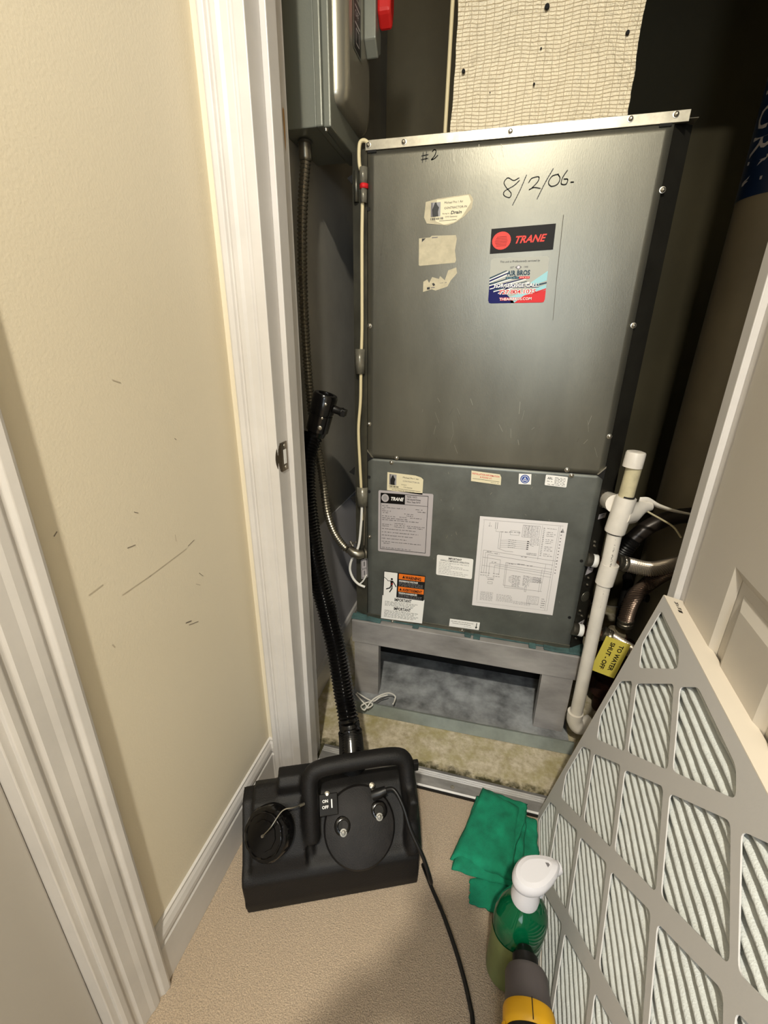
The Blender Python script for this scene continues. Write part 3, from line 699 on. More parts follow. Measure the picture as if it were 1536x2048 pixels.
# --- hazard sticker
s = sticker((768, 1142), (851, 1152), (766, 1191), 84, 50)
s.rect(0, 0, 84, 50, M_ink, 0); s.rect(1, 0.8, 28, 50, M_white, 1); s.rect(31, 1.5, 83, 12, M_orange, 1); s.rect(31, 27, 83, 37, M_orange, 1)
s.text(44, 10.4, 'WARNING', 8.5, M_ink, 3, bold=.35, fit=32); s.poly([(41, 3.4), (44, 9.6), (38, 9.6)], M_ink, 3)
s.text(40, 35.2, 'AVERTISSEMENT', 7.5, M_ink, 3, bold=.25, fit=40); s.poly([(36, 29), (38.6, 34.6), (33.4, 34.6)], M_ink, 3)
s.text(32, 17, 'HAZARDOUS VOLTAGE', 4.6, M_white, 3, bold=.15, fit=38); s.text(32, 41.6, 'TENSION DANGEREUSE!', 4.6, M_white, 3, bold=.15, fit=38)
for k in range(3): s.scrawl(32, 18.6 + k * 2.7, 80, 1.5, M_midink, 1, 70 + k); s.scrawl(32, 43 + k * 2.3, 80, 1.3, M_midink, 1, 80 + k)
s.circ(17, 14, 2.2, M_ink, 2, 12); s.poly([(14, 17), (19, 17), (20, 25), (15, 27)], M_ink, 2)
s.line([(0.8, 12), (5, 14), (9, 18), (15, 18)], 1.1, M_ink, 2); s.line([(19, 18), (23, 23), (26, 28)], 2.0, M_ink, 2)
s.line([(16, 27), (14, 32), (7, 35)], 2.2, M_ink, 2); s.line([(18, 27), (18, 33), (14, 40)], 2.2, M_ink, 2); s.rect(17, 22.5, 19.4, 25, M_sred, 3)
s.build('hazard_sticker', hp, 'orange, black and white voltage warning')
s = sticker((765, 1190), (849, 1200), (762, 1236), 84, 46)
s.sheet(M_white); s.text(25, 8.5, 'IMPORTANT', 8, M_ink, 2, bold=.25, fit=34); s.text(25, 26, 'IMPORTANT', 8, M_ink, 2, bold=.25, fit=34)
for k in range(4): s.scrawl(6, 10.5 + k * 2.4, 72 - k * 3, 1.4, M_ink, 1, 90 + k)
for k in range(6): s.scrawl(6, 28 + k * 2.5, 76 - (k % 3) * 5, 1.4, M_ink, 1, 100 + k)
s.build('important_sticker', hp, 'white notice printed IMPORTANT twice')
s = sticker((874, 1109), (947, 1118), (872, 1149), 74, 40)
s.rr(0, 0, 74, 40, M_white, 3, 0); s.text(24, 6.5, 'IMPORTANT', 5.4, M_ink, 2, bold=.15, fit=27); s.text(8, 11, 'SCROLL COMPRESSOR OPERATION', 4.4, M_ink, 2, bold=.03, fit=58)
for k in range(8): s.scrawl(5, 13.5 + k * 3.1, 66 - (k % 3) * 6 if k not in (1, 4) else 30, 1.3, M_greyink, 1, 110 + k)
s.build('compressor_sticker', hp, 'white rounded compressor notice')
s = sticker((900, 1237), (960, 1245), (898, 1252), 60, 17)
s.sheet(M_white); s.scrawl(3, 4, 48, 1.6, M_ink, 1, 7, 2); s.scrawl(6, 8, 44, 1.6, M_ink, 1, 8, 2); s.scrawl(30, 12.5, 46, 1, M_greyink, 1, 9); s.line([(54, 3), (54, 12)], 1.4, M_ink, 2); s.poly([(51.5, 10.5), (56.5, 10.5), (54, 15)], M_ink, 2)
s.build('arrow_sticker', hp, 'white strip with a down arrow')
# --- wiring diagram
s = sticker((960, 1032), (1136, 1046), (944, 1210), 176, 180)
s.sheet(M_paper)
K = M_greyink
for k in range(60): s.rect(9, 8 + k * 2.7, 10.4, 8.9 + k * 2.7, M_midink, 1)
s.line([(8, 6), (168, 6)], .4, K); s.line([(163, 6), (163, 172)], .4, K); s.line([(8, 172), (163, 172)], .3, M_midink)
s.scrawl(20, 16, 26, 1.5, M_ink, 1, 1); s.line([(22, 10), (22, 15)], .5, K)
for x in (34, 38): s.line([(x, 9), (x, 21)], .6, M_ink)
s.line([(36, 21), (36, 26), (47, 26)], .4, K)
s.scrawl(46, 25, 64, 1.6, M_ink, 1, 5); s.scrawl(64, 24, 86, 1.6, M_ink, 1, 6); s.frame(66, 22, 84, 30, .4, K)
s.frame(90, 10, 124, 32, .5, K)
for x in (96, 102, 108): s.line([(x, 10), (x, 32)], .4, K)
for k in range(8): s.scrawl(92, 11 + k * 2.5, 122, 1.4, M_greyink, 1, 30 + k)
for k in range(5): s.scrawl(108, 34 + k * 2.5, 126, 1.4, M_greyink, 1, 130 + k)
s.line([(128, 8), (128, 72)], .4, K); s.line([(160, 8), (158, 172)], .4, K)
for k in range(16): s.scrawl(131, 12 + k * 3.4, 134, 1.7, M_ink, 1, 40 + k); s.scrawl(138, 12 + k * 3.4, 156 - (k % 3) * 3, 1.7, M_greyink, 1, 60 + k) if k % 4 != 1 else None
for k in range(14): s.rect(165.5, 16 + k * 6, 168, 17.6 + k * 6, K, 1)
s.poly([(168, 10), (172, 18), (164, 18)], M_midink, 1)
for x in (44, 48): s.line([(x, 27), (x, 58)], .5, K)
s.line([(44, 58), (60, 62), (76, 62)], .5, K)
for k in range(5): s.line([(48, 42 + k * 3.4 if k else 42), (66, 40 + k * 3.6), (84, 40 + k * 3.6), (102, 40 + k * 3.6)], .35, K); s.scrawl(64, 39 + k * 3.6, 80, 1.2, M_ink, 1, 140 + k); s.rect(102, 39 + k * 3.6, 106, 40.6 + k * 3.6, M_ink, 1)
s.line([(106, 40), (110, 47), (116, 48)], .5, K); s.scrawl(104, 61, 124, 1.6, M_ink, 1, 21, 2); s.scrawl(104, 63.5, 124, 1.6, M_ink, 1, 22, 2)
s.line([(14, 108), (14, 64), (168, 72)], .5, K); s.line([(19, 108), (19, 68), (36, 69)], .5, K); s.line([(24, 108), (24, 72), (160, 80)], .5, K)
s.line([(14, 78), (52, 80), (52, 110)], .5, K); s.line([(30, 112), (30, 88), (160, 94)], .5, K); s.line([(41, 108), (41, 92), (160, 98)], .5, K); s.line([(14, 94), (160, 104)], .4, K)
s.line([(64, 84), (64, 130), (108, 132)], .5, K); s.line([(67, 84), (67, 134), (146, 134)], .5, K); s.line([(64, 84), (160, 88)], .5, K)
for i, (x0, x1, y) in enumerate([(22, 34, 66.5), (38, 48, 69), (70, 84, 86), (88, 104, 85), (108, 122, 86), (34, 44, 86), (94, 106, 70)]): s.scrawl(x0, y - 1.2, x1, 2, M_ink, 1, 160 + i)
for i, x in enumerate((14, 19, 24, 30, 41, 47, 52)): s.scrawl(x - 1.6, 108, x + 2.5, 1.6, M_ink, 1, 170 + i); s.scrawl(x - 1.6, 113, x + 2.0, 1.6, M_ink, 1, 180 + i)
s.line([(25, 116), (30, 118), (42, 118), (42, 112)], .5, K); s.frame(30, 126, 40, 130, .5, K); s.scrawl(29, 120, 42, 2.2, M_ink, 1, 190, 2)
for k in range(9):
    s.scrawl(82, 108 + k * 2.6, 98, 1.5, M_ink, 1, 200 + k); s.scrawl(104, 106 + k * 2.4, 118, 1.4, M_ink, 1, 210 + k)
    if k < 5: s.line([(74, 112 + k * 2), (82, 108 + k * 4)], .5, K); s.line([(118, 108 + k * 2.4), (136 + k * 2, 108 + k * 2)], .5, K); s.scrawl(124, 107 + k * 2.4, 142, 1.4, M_ink, 1, 220 + k)
s.frame(110, 128, 113, 138, .5, K); s.line([(140, 90), (139, 136)], .4, K); s.line([(146, 80), (143, 134)], .4, K)
for k in range(9): s.scrawl(16, 148 + k * 2.1, 44, 1.2, M_greyink, 1, 230 + k)
for k in range(6): s.scrawl(52, 150 + k * 2.6, 84 + k, 1.3, M_greyink, 1, 250 + k)
for k in range(3): s.scrawl(90, 160 + k * 2.4, 126, 1.2, M_greyink, 1, 260 + k)
s.frame(118, 146, 142, 162, .5, K)
for k in range(6): s.scrawl(120, 147.5 + k * 2.4, 140, 1.3, M_midink, 1, 270 + k)
for k in range(5): s.scrawl(148, 148 + k * 4.4, 156, 2.2, M_ink if k == 2 else M_greyink, 1, 280 + k)
s.build('wiring_diagram', hp, 'large white paper wiring diagram')

# dark cable clips on the left of the cabinet, small post label
for (a, b_, c) in (((694, 356), (706, 348), (704, 368)), ((698, 944), (709, 934), (708, 950)), ((700, 996), (711, 990), (711, 1006))):
    pp = [at(q[0], q[1], 1, 1.19) for q in (a, b_, c)]
    MB().prism([(p.x, p.z) for p in pp], 1, 1.19, 1.193).build('clip', M_dark, hp)
s = Sticker(at(722, 1120, 1, 1.155), at(735, 1116, 1, 1.155) - at(722, 1120, 1, 1.155), at(723, 1158, 1, 1.155) - at(722, 1120, 1, 1.155), (-0.3, -1, 0), 13, 38)
s.sheet(M_plate).frame(1.5, 2, 11.5, 18, 0.7, M_ink, 1).frame(1.5, 20, 11.5, 36, 0.7, M_ink, 1).rect(5, 5, 8, 14, M_greyink, 1).rect(5, 23, 8, 32, M_greyink, 1)
s.build('post_label', hp)

# ------------------------------------------------------------------ steel stand and drain pan
stn = thing('equipment_stand', 'galvanised steel stand carrying the tall cabinet above the concrete', 'stand', (-0.035, 1.45, 0))
rail = MB().box(-0.384, 0.314, 1.128, 1.16, 0.207, 0.2905).box(-0.384, -0.352, 1.16, 1.78, 0.207, 0.2905).box(0.282, 0.314, 1.16, 1.78, 0.207, 0.2905).box(-0.384, 0.314, 1.78, 1.81, 0.207, 0.2905)
rail.build('rail', M_stand, stn, bevel=0.002)
for x0, x1, y0 in ((-0.376, -0.294, 1.130), (0.213, 0.300, 1.130), (-0.376, -0.294, 1.77), (0.213, 0.300, 1.77)):
    l = MB().box(x0, x1, y0, y0 + 0.003, 0.0025, 0.2065)
    if x0 < 0: l.box(x0, x0 + 0.003, y0 + 0.003, y0 + 0.035, 0.0025, 0.2065).box(x1 - 0.003, x1, y0 + 0.003, y0 + 0.03, 0.0025, 0.2065)
    else: l.box(x1 - 0.003, x1, y0 + 0.003, y0 + 0.035, 0.0025, 0.2065).box(x0, x0 + 0.003, y0 + 0.003, y0 + 0.03, 0.0025, 0.2065)
    l.build('leg', M_stand, stn)
MB().box(-0.350, 0.280, 1.352, 1.356, 0.003, 0.2065).build('shade_sheet', M_dark, stn)  # black sheet added in place of the darkness under the cabinet
pan = thing('drain_pan', 'spangled galvanised drain pan on the concrete under the stand', 'pan', (-0.01, 1.2, 0))
MB().box(-0.383, 0.316, 1.060, 1.84, -0.001, 0.002).build('pan_floor', M_pan, pan)
MB().add([(-0.352, 1.040, 0.0005), (0.318, 1.052, 0.0005), (0.322, 1.064, 0.034), (-0.350, 1.052, 0.034), (-0.352, 1.0425, 0.0005), (0.318, 1.0545, 0.0005), (0.322, 1.0665, 0.034), (-0.350, 1.0545, 0.034)],
         [(0, 1, 2, 3), (7, 6, 5, 4), (0, 3, 7, 4), (1, 5, 6, 2), (3, 2, 6, 7), (0, 4, 5, 1)]).add([(-0.350, 1.0535, 0.0335), (0.322, 1.0655, 0.0335), (0.322, 1.074, 0.030), (-0.350, 1.062, 0.030)], [(0, 1, 2, 3)]).build('front_lip', M_panlip, pan)
# white cord tied at the pan lip
kn = []
cordp = [(712, 1388, .05), (722, 1400, .05), (733, 1412, .045), (728, 1420, .04), (722, 1412, .05), (738, 1404, .05), (745, 1410, .045), (734, 1416, .05), (745, 1400, .06), (762, 1390, .06), (778, 1386, .055), (790, 1392, .04), (789, 1402, .035), (786, 1408, .04)]
ty = smooth_path([at(x, y, 2, z) for x, y, z in cordp], 6)
tw = thing('string', 'thin white string knotted over the left end of the pan lip', 'string', tuple(at(735, 1412, 2, .04)))
MB().tube(ty, 0.0022, 8).build('strand', M_wire_w, tw)
ty = smooth_path([at(x, y, 2, z) for x, y, z in [(714, 1385, .05), (735, 1398, .052), (748, 1402, .052), (760, 1394, .062), (775, 1390, .06)]], 6)
MB().tube(ty, 0.0018, 8).build('strand', M_wire_w, tw)

# ------------------------------------------------------------------ foil duct, cream cable beside it
du = thing('supply_duct', 'shiny foil-wrapped duct rising behind the cabinet top', 'duct', (0.02, 1.5, 1.545))
nx, nz = 26, 60; mb = MB(); 
def dpos(a, z):
    # perimeter walk of a rounded box with lumpy wrap
    x0, x1, y0, y1 = -0.172, 0.213, 1.30, 1.68; per = [(x0, y0), (x1, y0), (x1, y1), (x0, y1)]
    t = a * 4; i = int(t) % 4; f = t - int(t); p = per[i]; q = per[(i + 1) % 4]
    x = p[0] + (q[0] - p[0]) * f; y = p[1] + (q[1] - p[1]) * f
    cx, cy = (x0 + x1) / 2, (y0 + y1) / 2
    d = 0.005 * noise.noise(Vector((x * 14, y * 14, z * 9))) + 0.0032 * abs(noise.noise(Vector((x * 34 + z * 9, y * 34, z * 20)))) + 0.0016 * abs(noise.noise(Vector((x * 95, y * 95 + 3, z * 60)))) + 0.0005 * noise.noise(Vector((x * 260, y * 260, z * 260)))
    L = math.hypot(x - cx, y - cy); return (x + (x - cx) / L * d, y + (y - cy) / L * d, z)
rs = [[dpos(i / 520, 1.5455 + (ZC - 1.546) * k / 260) for i in range(520)] for k in range(261)]
mb.rings(rs, 0, True, False); mb.build('foil_wrap', M_foil, du, bevel=0)
for px, py, r in ((1094, 14, .0045), (1255, 66, .0035), (927, 143, .0035), (1068, 169, .002), (1082, 98, .0015), (980, 186, .001)):
    MB().lathe(at(px, py, 1, 1.296), (0, -1, 0), [(0, r * 1.2), (0.004, r)], 10).build('duct_pin', M_dark, du)
dc = thing('thermostat_cable', 'cream cable running straight up beside the foil duct', 'cable', (-0.184, 1.29, 1.545))
MB().tube([(-0.186, 1.292, 1.5465), (-0.183, 1.292, 1.9), (-0.183, 1.292, ZC - 0.002)], 0.0045, 10).build('jacket', M_wire, dc)

# cream cable down the left post
cb = thing('control_cable', 'cream cable taped down the left edge of the cabinet', 'cable', (-0.36, 1.155, 0.9))
pts = [(737, 286), (728, 281), (720, 286), (718, 305), (719, 330), (724, 352), (725, 400), (724, 470), (724, 560), (724, 660), (722, 730), (721, 800), (717, 860), (720, 930), (723, 990), (724, 1040)]
def yp(x): return YU - 0.004 if x > -0.34 else 1.152
MB().tube(smooth_path([at(x, y, 1, 1.150) for x, y in pts], 8), 0.0042, 10).build('jacket', M_wire, cb)
MB().tube(smooth_path([at(x, y, 1, 1.148) for x, y in [(724, 1012), (722, 1050), (717, 1092), (704, 1118), (700, 1138), (706, 1156), (717, 1168), (730, 1174)]], 8), 0.0040, 10).build('jacket', M_wire_w, cb)
MB().tube(smooth_path([at(x, y, 1, 1.148) for x, y in [(730, 1012), (729, 1060), (728, 1090)]], 4), 0.0030, 8).build('jacket', M_conduit, cb)
MB().tube(smooth_path([at(x, y, 1, 1.148) for x, y in [(717, 1170), (726, 1162), (733, 1150)]], 4), 0.0025, 8).build('jacket', M_wire_w, cb)
def tapep(x0, x1, y0, y1, m, yy=1.1445, nm='tape'):
    a = at(x0, y0, 1, yy); b = at(x1, y1, 1, yy); mb = MB(); n = 8; vs = []
    for k in range(n + 1):
        x = a.x + (b.x - a.x) * k / n; y = yy - 0.004 * math.sin(math.pi * k / n) + 0.012 * abs(k / n - 0.5) ** 2 * 2
        vs += [(x, y, a.z), (x, y, b.z)]
    mb.add(vs, [(2 * k, 2 * k + 2, 2 * k + 3, 2 * k + 1) for k in range(n)], 0, True)
    o = mb.build(nm, m, cb); md = o.modifiers.new('s', 'SOLIDIFY'); md.thickness = 0.0008; return o
tapep(717, 734, 334, 366, M_tape); tapep(718, 735, 367, 376, M_sred, 1.1440)['label'] = 'red tape'; tapep(720, 733, 377, 405, M_tape)
tapep(709, 728, 698, 748, M_tape); tapep(712, 734, 974, 1014, M_tape)
tapep(706, 719, 342, 404, M_post, 1.160)

# ------------------------------------------------------------------ disconnect box and conduit
bx = thing('disconnect_box', 'grey electrical disconnect box on the left closet wall, top left', 'electrical box', (XL, 1.15, 1.537))
MB().box(XL + 0.0005, -0.418, 1.053, 1.250, 1.540, 2.05).build('body', M_box, bx, bevel=0.002)
MB().box(-0.4175, -0.402, 1.045, 1.262, 1.537, 2.055).box(-0.402, -0.386, 1.050, 1.262, 1.537, 2.055).build('cover', M_box, bx, bevel=0.003)
bulge = MB(); rs = []
prof = [(-0.386, 0.0), (-0.378, 0.001), (-0.369, 0.007), (-0.364, 0.018), (-0.362, 0.034)]
for x, ins in prof:
    y0, y1, z0, z1 = 1.072 + ins, 1.256 - ins * 0.2, 1.585 + ins * 1.2, 2.04; r = 0.02; ring = []
    for cx, cz, a0 in ((y1 - r, z0 + r, -90), (y1 - r, z1 - r, 0), (y0 + r, z1 - r, 90), (y0 + r, z0 + r, 180)):
        for k in range(6): a = math.radians(a0 + k * 18); ring.append((x, cx + r * math.cos(a), cz + r * math.sin(a)))
    rs.append(ring)
bulge.rings(rs, 0, True, True); rco = bulge.build('raised_cover', mat('satin_grey_enclosure', (150, 146, 132), 0.28, 0.5), bx)
s = Sticker((-0.3612, 1.128, 1.93), (0, 0.055, 0), (0, 0, -0.235), (1, 0, 0), 40, 160)
s.sheet(M_box); s.rect(4, 0, 36, 78, M_ink, 0); s.rect(4, 104, 36, 158, M_ink, 1); s.rect(8, 110, 32, 112, M_plate, 2); s.text(8, 122, 'OFF', 10, M_plate, 2); s.rect(8, 128, 32, 130, M_plate, 2); s.frame(12, 134, 28, 150, 1.5, M_plate, 2); s.frame(14, 84, 26, 100, 1.5, M_ink, 1)
s.build('nameplate', rco)
MB().prism([(1.205, 1.745), (1.228, 1.720), (1.250, 1.735), (1.254, 1.86), (1.205, 1.86)], 0, -0.362, -0.335).build('handle_mount', M_box, bx, bevel=0.003); hmo = bpy.data.objects['handle_mount']
MB().prism([(1.212, 1.79), (1.238, 1.768), (1.250, 1.80), (1.252, 1.87), (1.212, 1.87)], 0, -0.335, -0.305).build('handle', M_red, hmo, bevel=0.006)
for q in ((712, 270, 1.26, 0.008), (722, 268, 1.262, 0.007)):
    c = at(q[0], q[1], 1, q[2]); r = q[3]
    MB().tube([c + Vector((math.cos(a) * r, 0, math.sin(a) * r * 0.8)) for a in [k * math.pi / 8 for k in range(17)]], 0.0016, 8, cap=False).build('latch_ring', M_conduit, bx)
screw(at(652, 258, 1, 1.05) , (0, 0, -1), 0.004, 'screw', bx)
fc = thing('flexible_conduit', 'flexible metal conduit hanging from the grey box to the cabinet', 'conduit', (-0.47, 1.10, 1.2))
cp = [Vector((-0.468, 1.105, 1.505)), at(605, 420, 0, -.47), at(605, 540, 0, -.47), at(610, 660, 0, -.472), at(619, 780, 0, -.474), at(630, 870, 0, -.465), at(641, 930, 0, -.458), at(648, 980, 0, -.452), at(656, 1030, 0, -.445), at(670, 1068, 0, -.432), at(690, 1095, 0, -.41), at(704, 1103, 1, 1.150)]
ribbed(MB(), cp, 0.0085, 0.0085, 0.0036, 12).build('armour', M_conduit, fc)
MB().lathe((-0.468, 1.105, 1.5365), (0, 0, -1), [(0, 0.017), (0.004, 0.018), (0.005, 0.014), (0.03, 0.0145), (0.034, 0.013), (0.036, 0.010)], 16).build('connector', M_conduit, fc)
cc = at(716, 1106, 1, 1.150)
MB().tube([at(698, 1098, 1, 1.145), at(708, 1106, 1, 1.140), at(718, 1109, 1, 1.142), at(726, 1107, 1, 1.150)], [0.0125, 0.0155, 0.015, 0.014], 16).lathe(at(729, 1106, 1, 1.152), (-1, -.6, 0), [(-0.004, 0.018), (0.002, 0.018), (0.003, 0.014)], 16).build('connector', M_conduit, fc, bevel=0.001)
MB().tube([at(700, 1082, 1, 1.138), at(706, 1092, 1, 1.138)], 0.0045, 10).tube([at(694, 1092, 1, 1.136), at(712, 1084, 1, 1.136)], 0.0022, 8).build('clamp_screw', M_screw, fc)

# ------------------------------------------------------------------ PVC condensate drain
pv = thing('drain_pipe', 'white plastic condensate pipe standing right of the cabinet with cap, tee and elbow', 'pipe', (0.315, 1.08, 0.05))
def V(px, py, y=1.08): return at(px, py, 1, y)
MB().tube([V(1271, 925), V(1247, 1010)], 0.0167, 20).build('pipe', M_pvc_y, pv)
MB().tube([V(1232, 1055), V(1151, 1432)], 0.0167, 20).build('pipe', M_pvc, pv)
ct, cbm = V(1273, 903), V(1264, 935); ax = (cbm - ct).normalized()
MB().lathe(ct, ax, [(-0.0005, 0.014), (0.001, 0.0195), (0.004, 0.0208), (0.036, 0.0212), (0.0365, 0.018)], 28).build('end_cap', M_pvc, pv)
ta, tb = V(1253, 994), V(1229, 1064); ax = (tb - ta).normalized(); ax0 = ax; L = (tb - ta).length
MB().lathe(ta, ax, [(0, 0.017), (0.0002, 0.0222), (0.006, 0.023), (L - 0.004, 0.0235), (L, 0.0225), (L + .0002, 0.017)], 28).build('tee', M_pvc, pv)
mid = (ta + tb) / 2
e = Vector((0.302, 1.166, 0.757))
MB().tube([Vector((0.292, 1.168, 0.757)), e, mid + Vector((-0.012, 0.012, 0.022))], [0.0215, 0.0215, 0.0225], 22).build('tee_branch', M_pvc, pv)
MB().lathe((0.290, 1.168, 0.757), (0.35, -0.9, 0), [(-0.006, 0.019), (0.006, 0.0195), (0.0062, 0.0165)], 20).build('nipple', M_conduit, pv)
bj = mid + Vector((0.055, 0.045, 0.000))
MB().tube([mid, mid + Vector((0.03, 0.022, -0.004)), bj + Vector((0, 0, .008)), bj + Vector((0.022, 0.012, .010))], [0.026, 0.022, 0.016, 0.012], 20).build('tee_branch', M_pvc, pv)
ca, cb2 = V(1220, 1128), V(1208, 1167); ax = (cb2 - ca).normalized(); L = (cb2 - ca).length
MB().lathe(ca, ax, [(0, 0.0165), (0.0002, 0.0212), (L * .5, 0.0215), (L, 0.0212), (L + .0002, 0.0165)], 28).build('coupling', M_pvc, pv)
for q_ in (ta, tb): MB().lathe(q_ - ax0 * (0.002 if q_ is ta else -0.002), ax0, [(-0.002, 0.0176), (0.002, 0.0176)], 24).build('primer_ring', M_ink, pv)
ea = V(1151, 1424)
MB().tube(smooth_path([ea, V(1149, 1440), V(1152, 1452) + Vector((0.006, 0, 0)), V(1166, 1456) + Vector((.004, .01, .004)), V(1180, 1456) + Vector((.004, .02, .004))], 5), 0.0215, 20).build('elbow', M_pvc, pv)
# printing on the pipe
def pipe_print(pA, pB, txt, size, ang0, r, fit=None):
    ax = (pB - pA).normalized(); a = Vector((0, 0, 1)); u = ax.cross(Vector((0, 1, 0))).normalized(); f = ax.cross(u).normalized()
    if f.y > 0: f = -f
    sd = f.cross(ax)
    vs, fs = text2d(txt, size, 0.0)
    out = []
    for x, y in vs:
        t = ang0 + y / r
        n = f * math.cos(t) + sd * math.sin(t); out.append(pA + ax * x + n * (r + 0.0004))
    o = MB().add(out, fs).build('print', M_ink, pv); o['kind'] = 'stuff'; return o
pipe_print(V(1226, 1072), V(1151, 1432), '1"  PVC  SCH 40', 0.011, 0.1, 0.0167)
pipe_print(V(1202, 1175), V(1151, 1432), 'ASTM 1785', 0.011, 0.2, 0.0167)
ct_ = thing('cable_tie', 'pale plastic strap with a loose tail looped on the pipe tee', 'strap', tuple(V(1290, 1010)))
pp = smooth_path([V(x, y, 1.13) for x, y in [(1278, 1002), (1296, 1001), (1318, 1012), (1350, 1022), (1395, 1031)]], 5)
mb = MB(); vs = []
for i, p in enumerate(pp):
    wd = 0.008 * (1 - i / len(pp)) ** 1.2 + 0.0022; vs += [p + Vector((0, 0, wd)), p + Vector((0, 0.004, -wd))]
mb.add(vs, [(2 * i, 2 * i + 1, 2 * i + 3, 2 * i + 2) for i in range(len(pp) - 1)], 0, True); ob = mb.build('strap', M_pvc, ct_); md = ob.modifiers.new('s', 'SOLIDIFY'); md.thickness = 0.0014
MB().tube(smooth_path([V(x, y, 1.12) for x, y in [(1280, 1014), (1300, 1026), (1325, 1040), (1347, 1054), (1362, 1075)]], 6), 0.0022, 8).build('tail', M_pvc_y, ct_)

# ------------------------------------------------------------------ water hoses and fittings
def braid(name, label, path, r, m=M_braid, grp='braided water hoses', start_ring=True):
    t = thing(name, label, 'hose', tuple(path[0]), grp)
    p = resample(smooth_path(path, 10), 0.0034); n = 26; rs = []; prev = None
    for i, q in enumerate(p):
        tg = (p[min(i + 1, len(p) - 1)] - p[max(i - 1, 0)]).normalized()
        if prev is None: u = tg.cross(Vector((0, 0, 1))).normalized()
        else: u = (prev - tg * prev.dot(tg)).normalized()
        prev = u; v = tg.cross(u)
        rs.append([q + (u * math.cos(k * 2 * math.pi / n) + v * math.sin(k * 2 * math.pi / n)) * (r * (1.0 + (0.075 if (k + i) % 2 else -0.045))) for k in range(n)])
    MB().rings(rs, 0, False, True).build('braid', m, t)
    if start_ring:
        d = (p[6] - p[0]).normalized()
        MB().lathe(p[0] - d * 0.004, d, [(0, r * .9), (0.002, r * 1.12), (0.012, r * 1.12), (0.014, r * 1.02), (0.018, r * 1.15), (0.024, r * 1.15), (0.026, r)], 20).build('crimp_collar', M_conduit, t)
    return t
A1 = [at(1236, 1124, 1, 1.17), at(1262, 1131, 1, 1.18), at(1300, 1138, 1, 1.2), at(1345, 1130, 1, 1.23), at(1400, 1112, 1, 1.295), Vector((0.68, 1.28, 0.66)), Vector((0.846, 1.30, 0.66))]
h1 = braid('water_hose', 'braided steel hose from the middle cabinet port, curving right behind the door', A1, 0.0195)
A2 = [at(1250, 1250, 1, 1.22), at(1254, 1228, 1, 1.22), at(1268, 1195, 1, 1.22), at(1300, 1165, 1, 1.24), at(1345, 1140, 1, 1.225), at(1400, 1130, 1, 1.215), Vector((0.70, 1.19, 0.54)), Vector((0.846, 1.19, 0.52))]
h2 = braid('water_hose', 'dark braided hose arching up from its ringed collar behind the filter top', A2, 0.0195, mat('dark_braid', (120, 104, 94), 0.34, 0.8))
A3 = [at(1206, 1266, 1, 1.155), at(1225, 1278, 1, 1.15), at(1262, 1302, 1, 1.15), at(1300, 1322, 1, 1.17), Vector((0.60, 1.22, 0.20)), Vector((0.835, 1.30, 0.20))]
h3 = braid('water_hose', 'short braided steel hose below, above the yellow tag', A3, 0.0185)
hd = thing('insulated_hose', 'black hose with a ribbed fitting, rising behind the upper braided hose', 'hose', tuple(at(1240, 1110, 1, 1.24)))
MB().tube(smooth_path([at(1238, 1118, 1, 1.25), at(1262, 1082, 1, 1.26), at(1300, 1052, 1, 1.27), at(1350, 1034, 1, 1.28), at(1410, 1026, 1, 1.28), Vector((0.846, 1.28, 0.80))], 8), 0.021, 18).build('tube', M_hose_dark, hd)
ribbed(MB(), [at(1243, 1108, 1, 1.25), at(1254, 1092, 1, 1.25), at(1266, 1078, 1, 1.255)], 0.0225, 0.006, 0.002, 18).build('fitting', M_black_rub, hd)
for zc, lab, col in ((0.590, 'brown copper stub with white tape at the middle cabinet port', 0), (0.368, 'brown copper stub with white tape at the lowest cabinet port', 1)):
    t = thing('port_fitting', lab, 'pipe fitting', (0.292, 1.168, zc), 'copper stubs on the cabinet ports')
    base = Vector((0.281, 1.152, zc)); d = Vector((0.86, 0.05, -0.12)).normalized()
    MB().lathe(base, d, [(-0.006, 0.019), (0.006, 0.019), (0.009, 0.0175)], 20).build('collar', M_conduit, t)
    MB().lathe(base + d * 0.009, d, [(0, 0.0165), (0.001, 0.0178), (0.013, 0.0178), (0.014, 0.0155)], 20).build('tape_wrap', M_teflon, t)
    MB().lathe(base + d * 0.023, d, [(0, 0.015), (0.012, 0.015), (0.012, 0.0175), (0.026, 0.0175), (0.026, 0.015), (0.05, 0.015)], 18).build('stub', M_copper, t)
# nipple at the lowest port runs to the tee-like valve
vl = thing('shutoff_valve', 'rusty brown shut-off valve on the floor behind the filter edge', 'valve', (0.43, 1.26, 0))
MB().lathe((0.435, 1.27, 0.0), (0, 0, 1), [(0.0, 0.026), (0.07, 0.026), (0.07, 0.045), (0.10, 0.05), (0.13, 0.045), (0.13, 0.030), (0.19, 0.030), (0.19, 0.040), (0.215, 0.042), (0.22, 0.03), (0.30, 0.026)], 16).build('body', M_rust, vl, bevel=0.002)
MB().tube([(0.36, 1.24, 0.235), (0.44, 1.27, 0.235), (0.49, 1.295, 0.235)], 0.030, 14).build('cross_pipe', M_rust, vl)
MB().lathe((0.375, 1.235, 0.31), (1, 0.4, 0), [(0, 0.016), (0.04, 0.016), (0.04, 0.022), (0.07, 0.022)], 14).build('grey_union', M_insul, vl)
MB().lathe((0.435, 1.25, 0.45), (0.6, -0.6, 0.2), [(0, 0.02), (0.02, 0.022), (0.022, 0.012), (0.05, 0.012)], 14).tube([(0.435, 1.27, 0.30), (0.435, 1.285, 0.42), (0.45, 1.33, 0.44), (0.46, 1.38, 0.44)], 0.014, 12).build('actuator', M_black_rub, vl)
